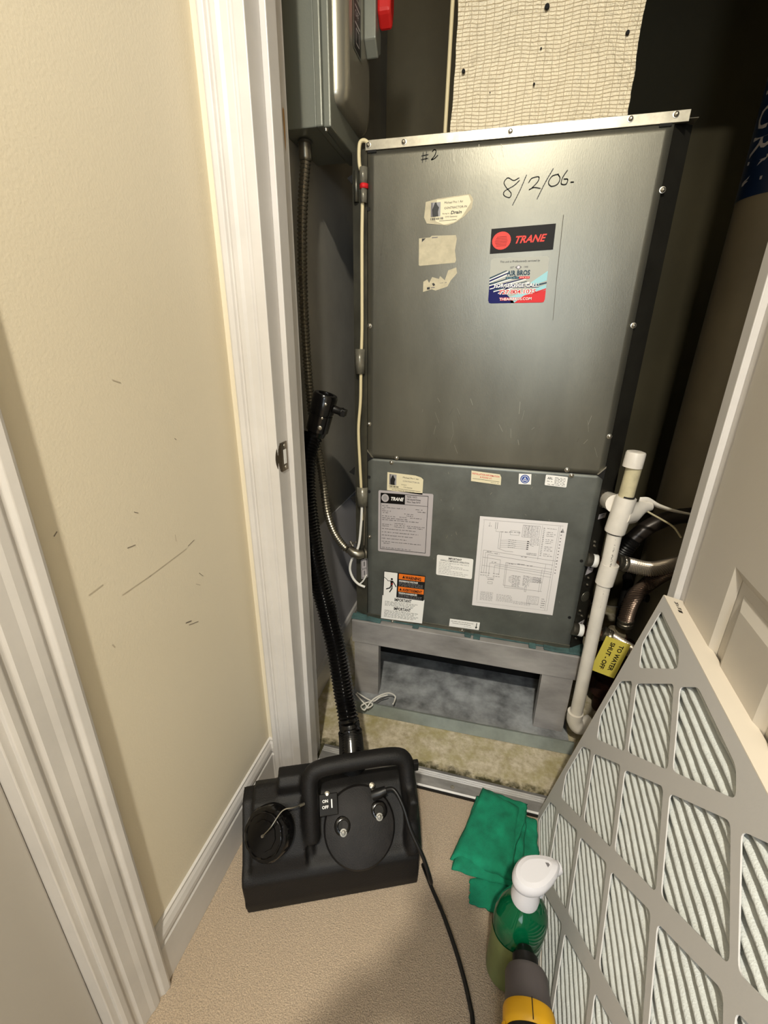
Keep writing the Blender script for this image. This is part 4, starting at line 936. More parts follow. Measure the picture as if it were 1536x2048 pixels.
# yellow tag
tg = thing('valve_tag', 'yellow plastic tag lettered for the water shut-off', 'tag', tuple(at(1225, 1320, 1, 1.10)))
TO = at(1262, 1290, 1, 1.105); TU = at(1228, 1357, 1, 1.095) - TO; TV = at(1213, 1272, 1, 1.105) - TO
nrm = TU.cross(TV).normalized(); nrm = nrm if nrm.y < 0 else -nrm
MB().add([TO - nrm * .0012, TO + TU - nrm * .0012, TO + TU + TV - nrm * .0012, TO + TV - nrm * .0012, TO, TO + TU, TO + TU + TV, TO + TV], [(0, 1, 2, 3), (4, 5, 6, 7), (0, 1, 5, 4), (1, 2, 6, 5), (2, 3, 7, 6), (3, 0, 4, 7)]).build('plate', M_tag, tg)
s = Sticker(TO, TU, TV, nrm, 76, 52); s.text(8, 20, 'TO WATER', 13, M_ink, 0, bold=.4, fit=56); s.text(8, 38, 'SHUT - OFF', 13, M_ink, 0, bold=.4, fit=58); s.build('lettering', tg)
bpy.data.objects['lettering']['kind'] = 'stuff'

# large jacketed pipe with blue label
lpipe = thing('return_pipe', 'large grey jacketed pipe with a blue lettered band, right of the cabinet', 'pipe', (0.585, 1.42, 0))
PA, PB = Vector((0.585, 1.42, 0.0)), Vector((0.615, 1.42, ZC - 0.002)); PR = 0.088
MB().tube([PA, PB], PR, 48).build('jacket', M_insul, lpipe)
ax = (PB - PA).normalized(); zb = 1.455
MB().lathe(PA + ax * zb, ax, [(0, PR + 0.0012), (0.60, PR + 0.0012)], 48, cap=False).build('label_band', M_bluelab, lpipe)
vs, fs = text2d('WATER RETURN', 0.078, 0.0); xm = max(v[0] for v in vs); K_ = 0.56 / xm; out = []
for x, y in vs:
    an = math.radians(-178) + y / PR; z = zb + 0.03 + 0.56 - x * K_
    out.append(PA + ax * z + Vector((math.cos(an), math.sin(an), 0)) * (PR + 0.0022))
# letters turned so that the line reads downwards
tag(MB().add(out, fs).build('lettering', M_plate, lpipe), kind='stuff')

# ------------------------------------------------------------------ fogger (black blow-moulded sprayer with a long hose)
FA = Vector((-0.399, 0.466, 0)); fa = Vector((0.9166, 0.3998, 0)); fb = Vector((-0.3998, 0.9166, 0)); fz = Vector((0, 0, 1))
def fp(a, b, z): return FA + fa * a + fb * b + fz * z
fg = thing('fogger', 'black plastic fogging machine with ribbed hose standing on the carpet', 'sprayer', tuple(fp(0.18, 0.09, 0)))
body = MB()
def fprism(prof, a0, a1, t0=0.0, t1=0.0):
    """profile (b,z) swept along a"""
    n = len(prof); vs = [fp(a0 + t0 * z, b, z) for b, z in prof] + [fp(a1 + t1 * z, b, z) for b, z in prof]
    body.add(vs, [(i, (i + 1) % n, n + (i + 1) % n, n + i) for i in range(n)] + [tuple(range(n)), tuple(range(n, 2 * n))[::-1]])
fprism([(0.0, 0.001), (-0.003, 0.030), (0.001, 0.088), (0.010, 0.100), (0.030, 0.108), (0.115, 0.182), (0.150, 0.185), (0.165, 0.16), (0.165, 0.001)], 0.0, 0.366, -0.05, 0.03)
fprism([(0.008, 0.095), (0.020, 0.128), (0.085, 0.205), (0.125, 0.215), (0.150, 0.20), (0.150, 0.05)], 0.012, 0.128, 0.03, 0.0)     # tank shoulder
fprism([(0.10, 0.15), (0.095, 0.235), (0.110, 0.248), (0.140, 0.245), (0.150, 0.20), (0.150, 0.1)], 0.072, 0.150)                 # hump behind
fprism([(0.020, 0.10), (0.050, 0.150), (0.060, 0.152), (0.07, 0.13), (0.07, 0.09)], 0.108, 0.142)                                    # step beside the recess
bo = body.build('body', M_black_pl, fg)
# handle and right cheek: rounded tube frame fused into the body by the remesh
hb = MB()
hpth = smooth_path([fp(0.140, 0.040, 0.135), fp(0.140, 0.070, 0.200), fp(0.142, 0.098, 0.248), fp(0.166, 0.106, 0.263), fp(0.25, 0.108, 0.268), fp(0.325, 0.108, 0.268), fp(0.350, 0.104, 0.256), fp(0.354, 0.088, 0.225), fp(0.357, 0.055, 0.170), fp(0.357, 0.025, 0.118), fp(0.357, 0.015, 0.095)], 8)
hb.tube(hpth, 0.0185, 16, sq=1.0)
hb.obox(fp(0.357, 0.085, 0.16), fa * 0.010, fb * 0.055, fz * 0.06)
me2 = bpy.data.meshes.new('x'); me2.from_pydata(hb.v, [], hb.f)
bm = bmesh.new(); bm.from_mesh(bo.data); bm.from_mesh(me2); bmesh.ops.recalc_face_normals(bm, faces=bm.faces); bm.to_mesh(bo.data); bm.free(); bpy.data.meshes.remove(me2)
md = bo.modifiers.new('remesh', 'REMESH'); md.mode = 'VOXEL'; md.voxel_size = 0.0038; md.use_smooth_shade = True
md = bo.modifiers.new('smooth', 'SMOOTH'); md.iterations = 9; md.factor = 0.6
# motor dome
dnv = (fz * 0.77 - fb * 0.64).normalized(); dc_ = fp(0.243, 0.056, 0.136)
MB().lathe(dc_, dnv, [(-0.012, 0.078), (0.004, 0.078), (0.010, 0.074), (0.014, 0.060), (0.017, 0.035), (0.018, 0.001)], 48).build('motor_dome', M_black_dusty, fg); dmo = bpy.data.objects['motor_dome']
du_ = fa; dv_ = dnv.cross(fa).normalized(); dv_ = dv_ if dv_.z > 0 else -dv_
for (u, v) in ((-0.036, -0.006), (0.044, 0.012)):
    c = dc_ + du_ * u + dv_ * v + dnv * 0.0150
    pk = MB().lathe(c + dv_ * 0.012, dnv, [(-0.004, 0.019), (0.0004, 0.019), (0.0024, 0.0165), (0.0030, 0.012), (0.0016, 0.010)], 20).build('pocket', M_black_gl, dmo)
    MB().lathe(c, dnv, [(0.001, 0.0078), (0.0028, 0.0076), (0.003, 0.0045), (0.0055, 0.0036), (0.006, 0.001)], 18).build('washer', mat('dull_washer', (120, 118, 112), 0.45, 0.7), dmo)
for a, b, z in ((0.276, 0.098, 0.199), (0.176, 0.094, 0.197), (0.150, 0.064, 0.165)):
    MB().lathe(fp(a, b, z), dnv, [(-0.004, 0.006), (0.002, 0.006), (0.003, 0.003)], 12).build('bolt', M_screw, fg)
# switch plate
so = fp(0.166, 0.080, 0.184); mbp = MB().obox(so + fa * 0.012, fa * 0.020, dv_ * 0.020, dnv * 0.004); swo = mbp.build('switch_plate', M_black_gl, fg, bevel=0.001)
s = Sticker(so + dv_ * 0.018 - fa * 0.006 + dnv * 0.004, fa * 0.036, -dv_ * 0.034, dnv, 36, 34)
s.text(5, 14, 'ON', 8, M_white, 1, bold=.2); s.text(4, 25, 'OFF', 8, M_white, 1, bold=.2); s.rect(24, 9, 26.5, 25, M_white, 1); s.build('switch_marking', swo); bpy.data.objects['switch_marking']['kind'] = 'stuff'
# tank cap
cn2 = (fz * 0.62 - fa * 0.42 - fb * 0.66).normalized(); cc2 = fp(0.052, 0.040, 0.182)
cap = MB(); n = 60; rs = []
for h_, r_ in ((-0.02, 0.050), (0.006, 0.050), (0.010, 0.048), (0.0105, 0.042), (0.016, 0.0415), (0.0165, 0.0395), (0.0140, 0.0385), (0.0140, 0.028), (0.0160, 0.027), (0.0160, 0.012)):
    a = cn2.cross(fz).normalized(); b2 = cn2.cross(a)
    rs.append([cc2 + cn2 * h_ + (a * math.cos(2 * math.pi * k / n) + b2 * math.sin(2 * math.pi * k / n)) * (r_ * (1.0 - (0.03 if (k // 3) % 2 and 0.006 < h_ < 0.0165 else 0))) for k in range(n)])
capo = cap.rings(rs).build('tank_cap', M_black_gl, fg)
MB().lathe(cc2 + cn2 * 0.017, cn2, [(0, 0.003), (0.0035, 0.0028)], 12).build('rivet', M_screw, capo)
MB().tube(smooth_path([cc2 + cn2 * 0.020, cc2 + cn2 * 0.020 + fa * 0.018 + fz * 0.022, fp(0.085, 0.045, 0.234), fp(0.108, 0.050, 0.232), fp(0.125, 0.062, 0.222)], 6), 0.0012, 8).build('tether', M_conduit, capo)
MB().tube([fp(0.118, 0.056, 0.226), fp(0.128, 0.062, 0.222)], 0.0032, 10).build('ferrule', M_screw, capo)
MB().obox(fp(0.374, 0.096, 0.246), fa * 0.006, fb * 0.006, fz * 0.012).build('lug', M_black_pl, fg, bevel=0.002)
# hose
hs = [fp(0.238, 0.155, 0.205), at(701, 1470, 1, 0.785), at(697, 1440, 1, 0.80), at(690, 1400, 1, 0.825), at(682, 1350, 1, 0.85), at(673, 1300, 1, 0.875), at(654, 1220, 1, 0.915), at(636, 1150, 1, 0.93), at(626, 1100, 1, 0.94), at(618, 1050, 1, 0.945), at(612, 1000, 1, 0.95), at(610, 950, 1, 0.96), at(614, 905, 1, 0.98), at(626, 868, 1, 1.0)]
ribbed(MB(), hs, 0.0225, 0.0085, 0.0045, 18).build('hose', M_black_gl, fg)
MB().tube([fp(0.238, 0.160, 0.150), fp(0.238, 0.160, 0.20), at(702, 1478, 1, 0.782), at(700, 1462, 1, 0.79)], 0.0305, 24).build('hose_cuff', M_black_pl, fg, bevel=0.001)
n0 = at(634, 862, 1, 1.0); n1 = at(644, 818, 1, 1.0); n2 = at(652, 788, 1, 1.0); nd = (n1 - n0).normalized(); ne = (n2 - n1).normalized()
nd = (nd + ne).normalized()
nz_ = MB().lathe(n0 - nd * 0.012, nd, [(0, 0.021), (0.012, 0.024), (0.014, 0.0275), (0.056, 0.0285), (0.057, 0.0262), (0.061, 0.0262), (0.062, 0.0295), (0.100, 0.0300), (0.106, 0.027), (0.107, 0.020), (0.106, 0.018), (0.092, 0.016)], 28, cap=True)
nzo = nz_.build('nozzle', M_black_gl, fg)
side = nd.cross(Vector((0, 1, 0))).normalized(); side = side if side.x > 0 else -side
kb = n0 + nd * 0.066 + side * 0.028
MB().tube([kb, kb + side * 0.014, kb + side * 0.022], [0.010, 0.009, 0.012], 12).obox(kb + side * 0.026, side * 0.005, nd * 0.008, Vector((0, 0.010, 0))).build('flow_knob', M_black_rub, nzo, bevel=0.001)
fr = (-Vector((0, 1, 0)) + side * 0.3).normalized()
for k, r_ in ((0.018, 0.0055), (0.042, 0.003), (0.076, 0.0036)):
    MB().lathe(n0 + nd * k + fr * 0.0275 + side * 0.006, fr, [(0, r_), (0.002, r_), (0.003, r_ * .5)], 12).build('nozzle_screw', M_screw, nzo)
# power cord
MB().tube([fp(0.276, 0.082, 0.190), fp(0.292, 0.080, 0.197), fp(0.305, 0.082, 0.200)], [0.011, 0.010, 0.0085], 14).build('cord_socket', M_black_rub, fg)
cdp = [fp(0.302, 0.082, 0.201), fp(0.322, 0.075, 0.206), fp(0.338, 0.050, 0.186), fp(0.350, 0.020, 0.150), fp(0.372, -0.010, 0.105), fp(0.387, -0.028, 0.05), at(846, 1730, 2, .012), at(862, 1772, 2, .005), at(885, 1826, 2, .005), at(908, 1890, 2, .005), at(926, 1950, 2, .005), at(940, 2010, 2, .005), at(946, 2060, 2, .005), Vector((0.078, 0.30, .005)), Vector((0.07, 0.1, .005)), Vector((0.2, -0.2, .005))]
MB().tube(smooth_path(cdp, 8), 0.0042, 10).build('power_cord', M_black_rub, fg)

# ------------------------------------------------------------------ pleated air filter leaning on the door
FB = Vector((0.2075, 0.842, 0.0015)); fd = Vector((-0.0639, -0.99796, 0)); fs_ = Vector((0.20107, -0.01287, 0.97949)).normalized(); fn = fd.cross(fs_).normalized()
if fn.x > 0: fn = -fn
FH, FL, FT = 0.693, 0.76, 0.036
def ff(u, v, t=0.0): return FB + fd * u + fs_ * v + fn * t
fl = thing('air_filter', 'large pleated air filter in a grey card frame leaning on the open door', 'air filter', tuple(ff(FL / 2, 0)))
def clip(poly, f):
    out = []
    for i in range(len(poly)):
        a, b = poly[i], poly[(i + 1) % len(poly)]; fa_, fb_ = f(a), f(b)
        if fa_ >= 0: out.append(a)
        if (fa_ >= 0) != (fb_ >= 0): t = fa_ / (fa_ - fb_); out.append((a[0] + (b[0] - a[0]) * t, a[1] + (b[1] - a[1]) * t))
    return out
def fillet(poly, r, n=4):
    out = []; m = len(poly)
    for i in range(m):
        p = Vector(poly[i - 1]); q = Vector(poly[i]); s2 = Vector(poly[(i + 1) % m]); a = (p - q); b = (s2 - q)
        rr = min(r, a.length * 0.45, b.length * 0.45); A_ = q + a.normalized() * rr; B_ = q + b.normalized() * rr
        for k in range(n + 1): t = k / n; out.append(tuple((A_ * (1 - t) ** 2 + q * 2 * t * (1 - t) + B_ * t * t)))
    return out
u0, u1, v0, v1 = 0.021, FL - 0.021, -0.2, 0.671
cu = bpy.data.curves.new('fr', 'CURVE'); cu.dimensions = '2D'; cu.fill_mode = 'BOTH'; cu.extrude = 0.0009
def spl(pts):
    sp_ = cu.splines.new('POLY'); sp_.points.add(len(pts) - 1)
    for p, q in zip(sp_.points, pts): p.co = (q[0], q[1], 0, 1)
    sp_.use_cyclic_u = True
spl([(0, 0.004), (FL, 0.004), (FL, FH), (0, FH)])
def area(p): return 0.5 * sum(p[i][0] * p[(i + 1) % len(p)][1] - p[(i + 1) % len(p)][0] * p[i][1] for i in range(len(p)))
for i in range(0, 8):
    for j in range(0, 7):
        if (i + j) % 2: continue
        cu_c, cv_c = 0.065 + 0.1145 * i, 0.040 + 0.1005 * j; hx, hy = 0.1, 0.0855
        # slightly turned diamond, as punched
        P_ = [(cu_c - hx, cv_c - 0.006), (cu_c - 0.006, cv_c - hy), (cu_c + hx, cv_c + 0.006), (cu_c - 0.002, cv_c + hy)]
        for f in (lambda p: p[0] - u0, lambda p: u1 - p[0], lambda p: p[1] - 0.008, lambda p: v1 - p[1]):
            if P_: P_ = clip(P_, f)
        if len(P_) < 3 or abs(area(P_)) < 0.0004: continue
        spl(fillet(P_, 0.010))
tmp = bpy.data.objects.new('fr', cu); C.objects.link(tmp); me = bpy.data.meshes.new_from_object(tmp); bpy.data.objects.remove(tmp)
for v in me.vertices: v.co = ff(v.co.x, v.co.y, v.co.z - 0.0009)
me.name = 'front_grid'; me.materials.clear(); me.materials.append(M_card)
for p in me.polygons: p.material_index = 0
fo = bpy.data.objects.new('front_grid', me); C.objects.link(fo); put(fo, fl)
def fbox(name, ua, ub, va, vb, ta, tb, m):
    mb = MB(); vs = [ff(u, v, t) for u in (ua, ub) for v in (va, vb) for t in (ta, tb)]
    mb.add(vs, [(0, 1, 3, 2), (4, 6, 7, 5), (0, 4, 5, 1), (2, 3, 7, 6), (0, 2, 6, 4), (1, 5, 7, 3)]); return mb.build(name, m, fl)
fbox('frame_top', 0, FL, FH, FH + 0.0012, -FT, 0, M_card_edge)
fbox('frame_side', -0.0012, 0, 0.0, FH, -FT, 0, M_card_edge); fbox('frame_side', FL, FL + 0.0012, 0.0, FH, -FT, 0, M_card_edge)
fbox('frame_bottom', 0, FL, 0.0, 0.0012, -FT, 0, M_card_edge); fbox('back_sheet', 0, FL, 0.004, FH, -FT, -FT + 0.001, M_card_edge)
s = Sticker(ff(0.012, FH + 0.0012, -0.022), fd * 0.05, fn * 0.014, fs_, 50, 14); s.text(4, 8, '28 x 30', 9, M_ink, 0, bold=.2); s.rect(34, 3, 42, 10, M_ink, 0); s.build('size_print', fl); bpy.data.objects['size_print']['kind'] = 'stuff'
mb = MB(); vs = []; PT = 0.0182; nv = int((FH - 0.012) / PT * 12); nu = 90
for j in range(nv + 1):
    v = 0.006 + (FH - 0.012) * j / nv
    for i in range(nu + 1):
        u = 0.003 + (FL - 0.006) * i / nu
        ph = (v + 0.0022 * noise.noise(Vector((u * 9, v * 6, 0))) + 0.0012 * noise.noise(Vector((u * 30, v * 22, 5)))) / PT
        d = abs(math.sin(math.pi * ph)) ** 0.75
        vs.append(ff(u, v, -0.0035 - 0.016 * (1 - d) + 0.0008 * noise.noise(Vector((u * 60, v * 60, 1)))))
fcs = [(j * (nu + 1) + i, j * (nu + 1) + i + 1, (j + 1) * (nu + 1) + i + 1, (j + 1) * (nu + 1) + i) for j in range(nv) for i in range(nu)]
mb.add(vs, fcs, 0, True).build('pleated_media', M_media, fl)

# ------------------------------------------------------------------ folded green towel
tw = thing('towel', 'folded green microfibre towel by the threshold', 'towel', (0.10, 0.74, 0))
def cloth(name, corners, z0, z1, amp, seed, thick=0.004, curl=0.0, nx=36, ny=36, edge=0.0):
    P00, P10, P11, P01 = [at(x, y, 2, zz) for x, y, zz in corners]; vs = []; mb = MB()
    for j in range(ny + 1):
        for i in range(nx + 1):
            s_, t_ = i / nx, j / ny
            p = P00 * (1 - s_) * (1 - t_) + P10 * s_ * (1 - t_) + P11 * s_ * t_ + P01 * (1 - s_) * t_
            rim = min(s_, 1 - s_, t_, 1 - t_) * 10; rim = min(1, rim)
            nn_ = noise.noise(Vector((p.x * 16, p.y * 16, seed))) ; n2_ = noise.noise(Vector((p.x * 45, p.y * 45, seed + 3)))
            z = p.z + amp * nn_ + amp * 0.3 * n2_ - edge * (1 - rim) ** 2
            wob = 0.004 * noise.noise(Vector((s_ * 6, t_ * 6, seed + 9)))
            vs.append((p.x + wob, p.y + wob * 0.8, max(thick + 0.0015, z)))
    fcs = [(j * (nx + 1) + i, j * (nx + 1) + i + 1, (j + 1) * (nx + 1) + i + 1, (j + 1) * (nx + 1) + i) for j in range(ny) for i in range(nx)]
    mb.add(vs, fcs, 0, True); o = mb.build(name, M_cloth, tw); md = o.modifiers.new('s', 'SOLIDIFY'); md.thickness = thick; md.offset = -1; return o
cloth('fold', [(940, 1760, .006), (1075, 1748, .008), (1012, 1836, .006), (938, 1806, .006)], 0, 0, 0.003, 1, edge=.002)
cloth('fold', [(1000, 1600, .016), (1074, 1640, .014), (1082, 1750, .014), (1000, 1790, .012)], 0, 0, 0.010, 2.2, edge=.006)
cloth('fold', [(955, 1590, .018), (1052, 1618, .026), (1040, 1775, .022), (904, 1738, .014)], 0, 0, 0.004, 3, edge=.006)
cloth('fold', [(970, 1576, .024), (1056, 1606, .036), (1050, 1640, .040), (1010, 1760, .030)], 0, 0, 0.006, 4, edge=.006)
cloth('fold', [(966, 1570, .026), (1040, 1608, .044), (1026, 1756, .036), (900, 1712, .022)], 0, 0, 0.005, 5, edge=.010)

# ------------------------------------------------------------------ green spray bottle
BX, BY = 0.135, 0.522
sb = thing('spray_bottle', 'green spray bottle with white trigger head beside the filter', 'bottle', (BX, BY, 0))
def orings(prof, n=40, cx=BX, cy=BY, ex=1.0, ey=0.85, rot=0.7):
    rs = []
    for z, r in prof:
        ring = []
        for k in range(n):
            a = 2 * math.pi * k / n; x = r * ex * math.cos(a); y = r * ey * math.sin(a)
            ring.append((cx + x * math.cos(rot) - y * math.sin(rot), cy + x * math.sin(rot) + y * math.cos(rot), z))
        rs.append(ring)
    return rs
prof = [(0.001, 0.040), (0.004, 0.046), (0.015, 0.049), (0.05, 0.0495), (0.10, 0.0492), (0.125, 0.0495), (0.150, 0.0505), (0.170, 0.049), (0.188, 0.042), (0.202, 0.031), (0.212, 0.021), (0.222, 0.0165), (0.232, 0.016)]
MB().rings(orings(prof)).build('bottle_body', M_bottle, sb)
# wrap-around label lower left
lb = MB(); vs = []; nn = 16; rs_ = orings([(0.012, 0.0500), (0.05, 0.0503), (0.10, 0.0500), (0.142, 0.0512)], 80)
for row in rs_: vs += row[24:52]
w_ = 28; lb.add(vs, [(r * w_ + i, r * w_ + i + 1, (r + 1) * w_ + i + 1, (r + 1) * w_ + i) for r in range(3) for i in range(w_ - 1)], 0, True)
lb.build('bottle_label', M_bottle_lbl, sb)
# small oval brand mark on the shoulder with its word
s = Sticker(Vector((BX - 0.0445, BY - 0.0175, 0.186)), Vector((0.026, -0.022, 0)), Vector((0.005, 0.0085, -0.030)) * -1 * -1, Vector((-0.55, -0.62, 0.55)), 40, 30)
s.poly([(20 + 19 * math.cos(k * .3927), 15 + 11 * math.sin(k * .3927)) for k in range(16)], mat('brand_oval', (60, 120, 90), 0.3), 0)
s.text(4, 18, 'Clean Clean', 9, M_white, 1, bold=.15, fit=32, shear=.2); s.build('brand_mark', sb)
# trigger head
M_head = mat('white_trigger_plastic', (206, 204, 208), 0.35)
hdv = Vector((0.86, 0.50, 0)).normalized(); hsd = Vector((-hdv.y, hdv.x, 0)); top = Vector((BX, BY, 0))
MB().rings(orings([(0.214, 0.0215), (0.216, 0.0235), (0.226, 0.0240), (0.240, 0.0215), (0.252, 0.0205), (0.262, 0.0195)], 32, ex=1, ey=1)).build('collar', M_head, sb)
hd_ = MB(); rs = []
for z, f_, wd, off in ((0.250, 0.020, 0.017, 0.002), (0.258, 0.032, 0.023, 0.006), (0.266, 0.040, 0.027, 0.008), (0.272, 0.042, 0.028, 0.009), (0.280, 0.041, 0.0275, 0.010), (0.285, 0.037, 0.024, 0.010), (0.287, 0.028, 0.017, 0.009)):
    rs.append([tuple(top + hdv * (off + f_ * math.cos(a) * (1.15 if math.cos(a) > 0 else 0.9)) + hsd * (wd * math.sin(a) * (1 - 0.25 * max(0, math.cos(a)))) + Vector((0, 0, z + 0.004 * math.cos(a)))) for a in [2 * math.pi * k / 32 for k in range(32)]])
hd_.rings(rs).build('spray_head', M_head, sb)
MB().lathe(top + hdv * 0.050 + Vector((0, 0, 0.272)), hdv, [(0, 0.012), (0.010, 0.0105), (0.011, 0.004)], 16).build('nozzle', M_head, sb)
MB().tube(smooth_path([top + hdv * 0.030 + Vector((0, 0, 0.262)), top + hdv * 0.040 + Vector((0, 0, 0.235)), top + hdv * 0.034 + Vector((0, 0, 0.205))], 6), [0.008] * 6 + [0.006] * 7, 12, sq=.6).build('trigger', mat('pale_grey_trigger', (190, 190, 196), 0.4), sb)
a0 = top + hdv * 0.032 + Vector((0, 0, 0.2905)); 
MB().add([a0 + hsd * .004, a0 - hsd * .004, a0 + hdv * .009], [(0, 1, 2)]).build('arrow_mark', M_greyink, sb)

# ------------------------------------------------------------------ cordless drill (standing on its battery, nose forward)
dr = thing('cordless_drill', 'grey and yellow cordless drill at the bottom edge, in front of the spray bottle', 'power tool', (0.13, 0.36, 0))
DA = Vector((0.140, 0.447, 0.165)); db = Vector((0.03, -0.9995, 0)).normalized(); du2 = Vector((0, 0, 1)); ds = db.cross(du2)
def dring(t, r, sy=1.0, zoff=0.0): return [DA + db * t + ds * (r * math.cos(a)) + du2 * (r * sy * math.sin(a) + zoff) for a in [2 * math.pi * k / 36 for k in range(36)]]
MB().rings([dring(t, r) for t, r in ((-0.030, 0.006), (-0.029, 0.012), (-0.018, 0.0175), (-0.016, 0.0205), (-0.002, 0.0215), (0.0, 0.018))]).build('chuck', M_black_rub, dr)
MB().rings([dring(t, r) for t, r in ((-0.001, 0.022), (0.001, 0.0295), (0.008, 0.0335), (0.030, 0.034), (0.042, 0.035), (0.048, 0.0365))]).build('gear_case', M_toolgrey, dr)
MB().rings([dring(t, r, 1.02) for t, r in ((0.0482, 0.037), (0.052, 0.0385), (0.066, 0.039), (0.070, 0.0385), (0.074, 0.036))]).build('housing_band', M_yellow, dr)
MB().rings([dring(t, r, 1.02) for t, r in ((0.0742, 0.0355), (0.10, 0.0365), (0.14, 0.036), (0.17, 0.034), (0.182, 0.026), (0.184, 0.010))]).build('motor_housing', M_black_rub, dr)
MB().obox(DA + db * 0.060 + du2 * 0.0396, ds * 0.0006, db * 0.012, du2 * 0.0010).build('seam', M_dark, dr)
for sgn in (-1, 1): MB().rings([[p + ds * sgn * 0.0 for p in r_] for r_ in ([DA + db * t + ds * sgn * 0.0375 + ds * (0.004 * math.cos(a)) + du2 * (0.012 * math.sin(a)) for a in [2 * math.pi * k / 16 for k in range(16)]] for t in (0.072, 0.12, 0.165))]).build('side_panel', M_yellow, dr)
gr = [(DA + db * 0.110 - du2 * 0.03), (DA + db * 0.118 - du2 * 0.07), (DA + db * 0.122 - du2 * 0.115)]
MB().tube(gr, [0.021, 0.018, 0.021], 20).build('grip', M_black_rub, dr)
MB().obox(gr[2] - du2 * 0.010 - db * 0.018, ds * 0.034, db * 0.058, du2 * 0.008).build('battery_foot', M_yellow, dr, bevel=0.005)
bc = gr[2] - du2 * 0.0335 - db * 0.018; MB().obox(bc, ds * 0.036, db * 0.060, du2 * 0.0148).build('battery', M_black_pl, dr, bevel=0.005)

# ------------------------------------------------------------------ the person taking the photograph (behind the lens; casts the shadow on the carpet)
pt = thing('person', 'person in dark clothes standing in the hall holding a phone out front', 'person', (-0.12, -0.52, 0))
M_skin = mat('skin', (196, 150, 124), 0.55); M_shirt = mat('dark_shirt', (52, 54, 62), 0.85); M_hair = mat('dark_hair', (40, 30, 24), 0.7)
def skinmesh(name, verts, edges, radii, m, sub=2):
    me = bpy.data.meshes.new(name); me.from_pydata(verts, edges, []); o = bpy.data.objects.new(name, me); C.objects.link(o)
    me.materials.append(m); o.modifiers.new('skin', 'SKIN'); sv = me.skin_vertices[0].data
    for i, r in enumerate(radii): sv[i].radius = (r, r) if not isinstance(r, tuple) else r
    sv[0].use_root = True
    o.modifiers['skin'].use_smooth_shade = True
    b = o.modifiers.new('sub', 'SUBSURF'); b.levels = sub; b.render_levels = sub; put(o, pt); return o
px0, py0 = -0.24, -0.58
vb = [(px0, py0, .95), (px0, py0 - .01, 1.12), (px0, py0, 1.32), (px0, py0 + .02, 1.43), (px0, py0 + .03, 1.49), (px0, py0 + .05, 1.56), (px0, py0 + .06, 1.66),
      (px0 - .19, py0 + .01, 1.40), (px0 - .19, py0 + .05, 1.13), (-0.115, -0.15, 1.06), (-0.052, -0.055, 1.055),
      (px0 + .19, py0 + .01, 1.40), (px0 + .21, py0 + .05, 1.13), (0.105, -0.15, 1.06), (0.052, -0.055, 1.055),
      (px0 - .10, py0, .90), (px0 - .11, py0 + .02, .50), (px0 - .12, py0 - .01, .09), (px0 - .13, py0 + .12, .04),
      (px0 + .10, py0, .90), (px0 + .11, py0 + .02, .50), (px0 + .12, py0 - .01, .09), (px0 + .13, py0 + .12, .04)]
eb = [(0, 1), (1, 2), (2, 3), (3, 4), (4, 5), (5, 6), (3, 7), (7, 8), (8, 9), (9, 10), (3, 11), (11, 12), (12, 13), (13, 14), (0, 15), (15, 16), (16, 17), (17, 18), (0, 19), (19, 20), (20, 21), (21, 22)]
rb = [(.15, .11), (.13, .10), (.16, .11), (.11, .09), .055, .07, .085, .055, .042, .030, .024, .055, .042, .030, .024, .085, .058, .042, .035, .085, .058, .042, .035]
skinmesh('body', vb, eb, rb, M_shirt)
hc = Vector((px0, py0 + .06, 1.63))
rs = []
for k in range(1, 16):
    a = math.pi * k / 16; z = math.cos(a); r = math.sin(a)
    rs.append([(hc.x + 0.077 * r * math.cos(t) * (1 - 0.18 * max(0, -z)), hc.y + 0.10 * r * math.sin(t) + (0.012 * max(0, -z)), hc.z + 0.118 * z) for t in [2 * math.pi * j / 24 for j in range(24)]])
hm = MB().rings(rs)
hm.tube([(hc.x, hc.y + .095, hc.z + .015), (hc.x, hc.y + .118, hc.z - .022), (hc.x, hc.y + .098, hc.z - .03)], [.008, .013, .008], 10)
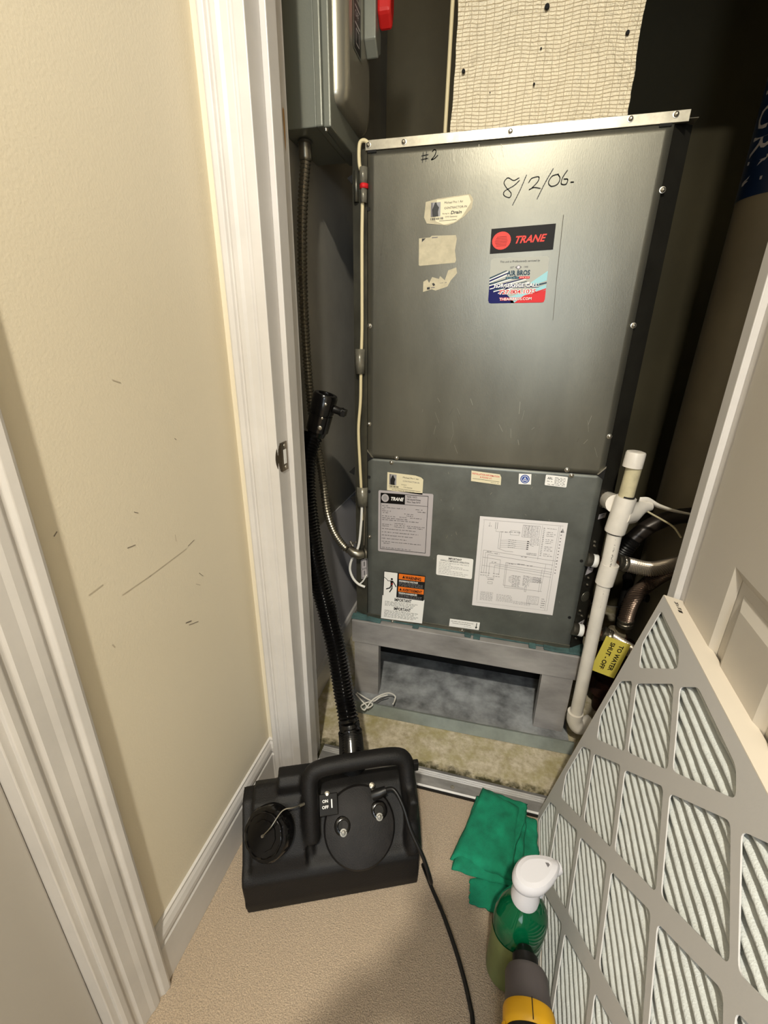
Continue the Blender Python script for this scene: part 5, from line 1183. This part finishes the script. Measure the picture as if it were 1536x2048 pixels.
for sg in (-1, 1): hm.tube([(hc.x + sg * .076, hc.y, hc.z + .02), (hc.x + sg * .086, hc.y - .01, hc.z), (hc.x + sg * .076, hc.y, hc.z - .028)], [.010, .016, .008], 10)
hm.build('head', M_skin, pt)
for sg in (-1, 1): MB().lathe((hc.x + sg * .031, hc.y + .088, hc.z + .008), (0, 1, 0), [(0, .012), (.006, .010), (.010, .003)], 12).build('eye', M_ink, pt)
MB().tube([(hc.x - .024, hc.y + .088, hc.z - .058), (hc.x, hc.y + .096, hc.z - .060), (hc.x + .024, hc.y + .088, hc.z - .058)], [.003, .006, .003], 8).build('mouth', mat('lips', (150, 90, 80), .5), pt)
rs = [[(p[0] * 1.0 + (p[0] - hc.x) * .07, p[1] + (p[1] - hc.y) * .07 - .012, p[2] + .010 + (p[2] - hc.z) * .05) for p in r] for r in rs[:7]]
MB().rings(rs).build('hair', M_hair, pt)
# hands round the phone; phone plane is square to the lens axis, all of it behind the lens
def hp_(r, d, f): return CAM + RIGHT * r + DOWN * d + FWD * f
ph = thing('smartphone', 'black phone held out in both hands', 'phone', tuple(hp_(0, .05, -.02)))
MB().obox(hp_(0, 0.052, -0.018), RIGHT * 0.038, DOWN * 0.078, FWD * 0.004).build('case', M_black_gl, ph, bevel=0.002)
MB().obox(hp_(0, 0.052, -0.0225), RIGHT * 0.035, DOWN * 0.074, FWD * 0.0004).build('screen', mat('phone_screen', (20, 24, 30), .1), ph)
for sg in (-1, 1):
    vs = [hp_(sg * .062, .085, -.055), hp_(sg * .058, .065, -.035)]; es = [(0, 1)]; rr = [(.030, .018), (.036, .015)]
    vs += [hp_(sg * .048, .030, -.034), hp_(sg * .030, .018, -.034)]; es += [(1, 2), (2, 3)]; rr += [.0105, .009]
    for k in range(4):
        d0 = .040 + k * .020; n_ = len(vs)
        vs += [hp_(sg * .056, d0, -.022), hp_(sg * .046, d0 - .002, -.0075), hp_(sg * (.030 - .003 * abs(k - 1)), d0 - .003, -.0065)]; es += [(1, n_), (n_, n_ + 1), (n_ + 1, n_ + 2)]; rr += [.009, .0068, .0058]
    skinmesh('hand', [tuple(v) for v in vs], es, rr, M_skin, 2)
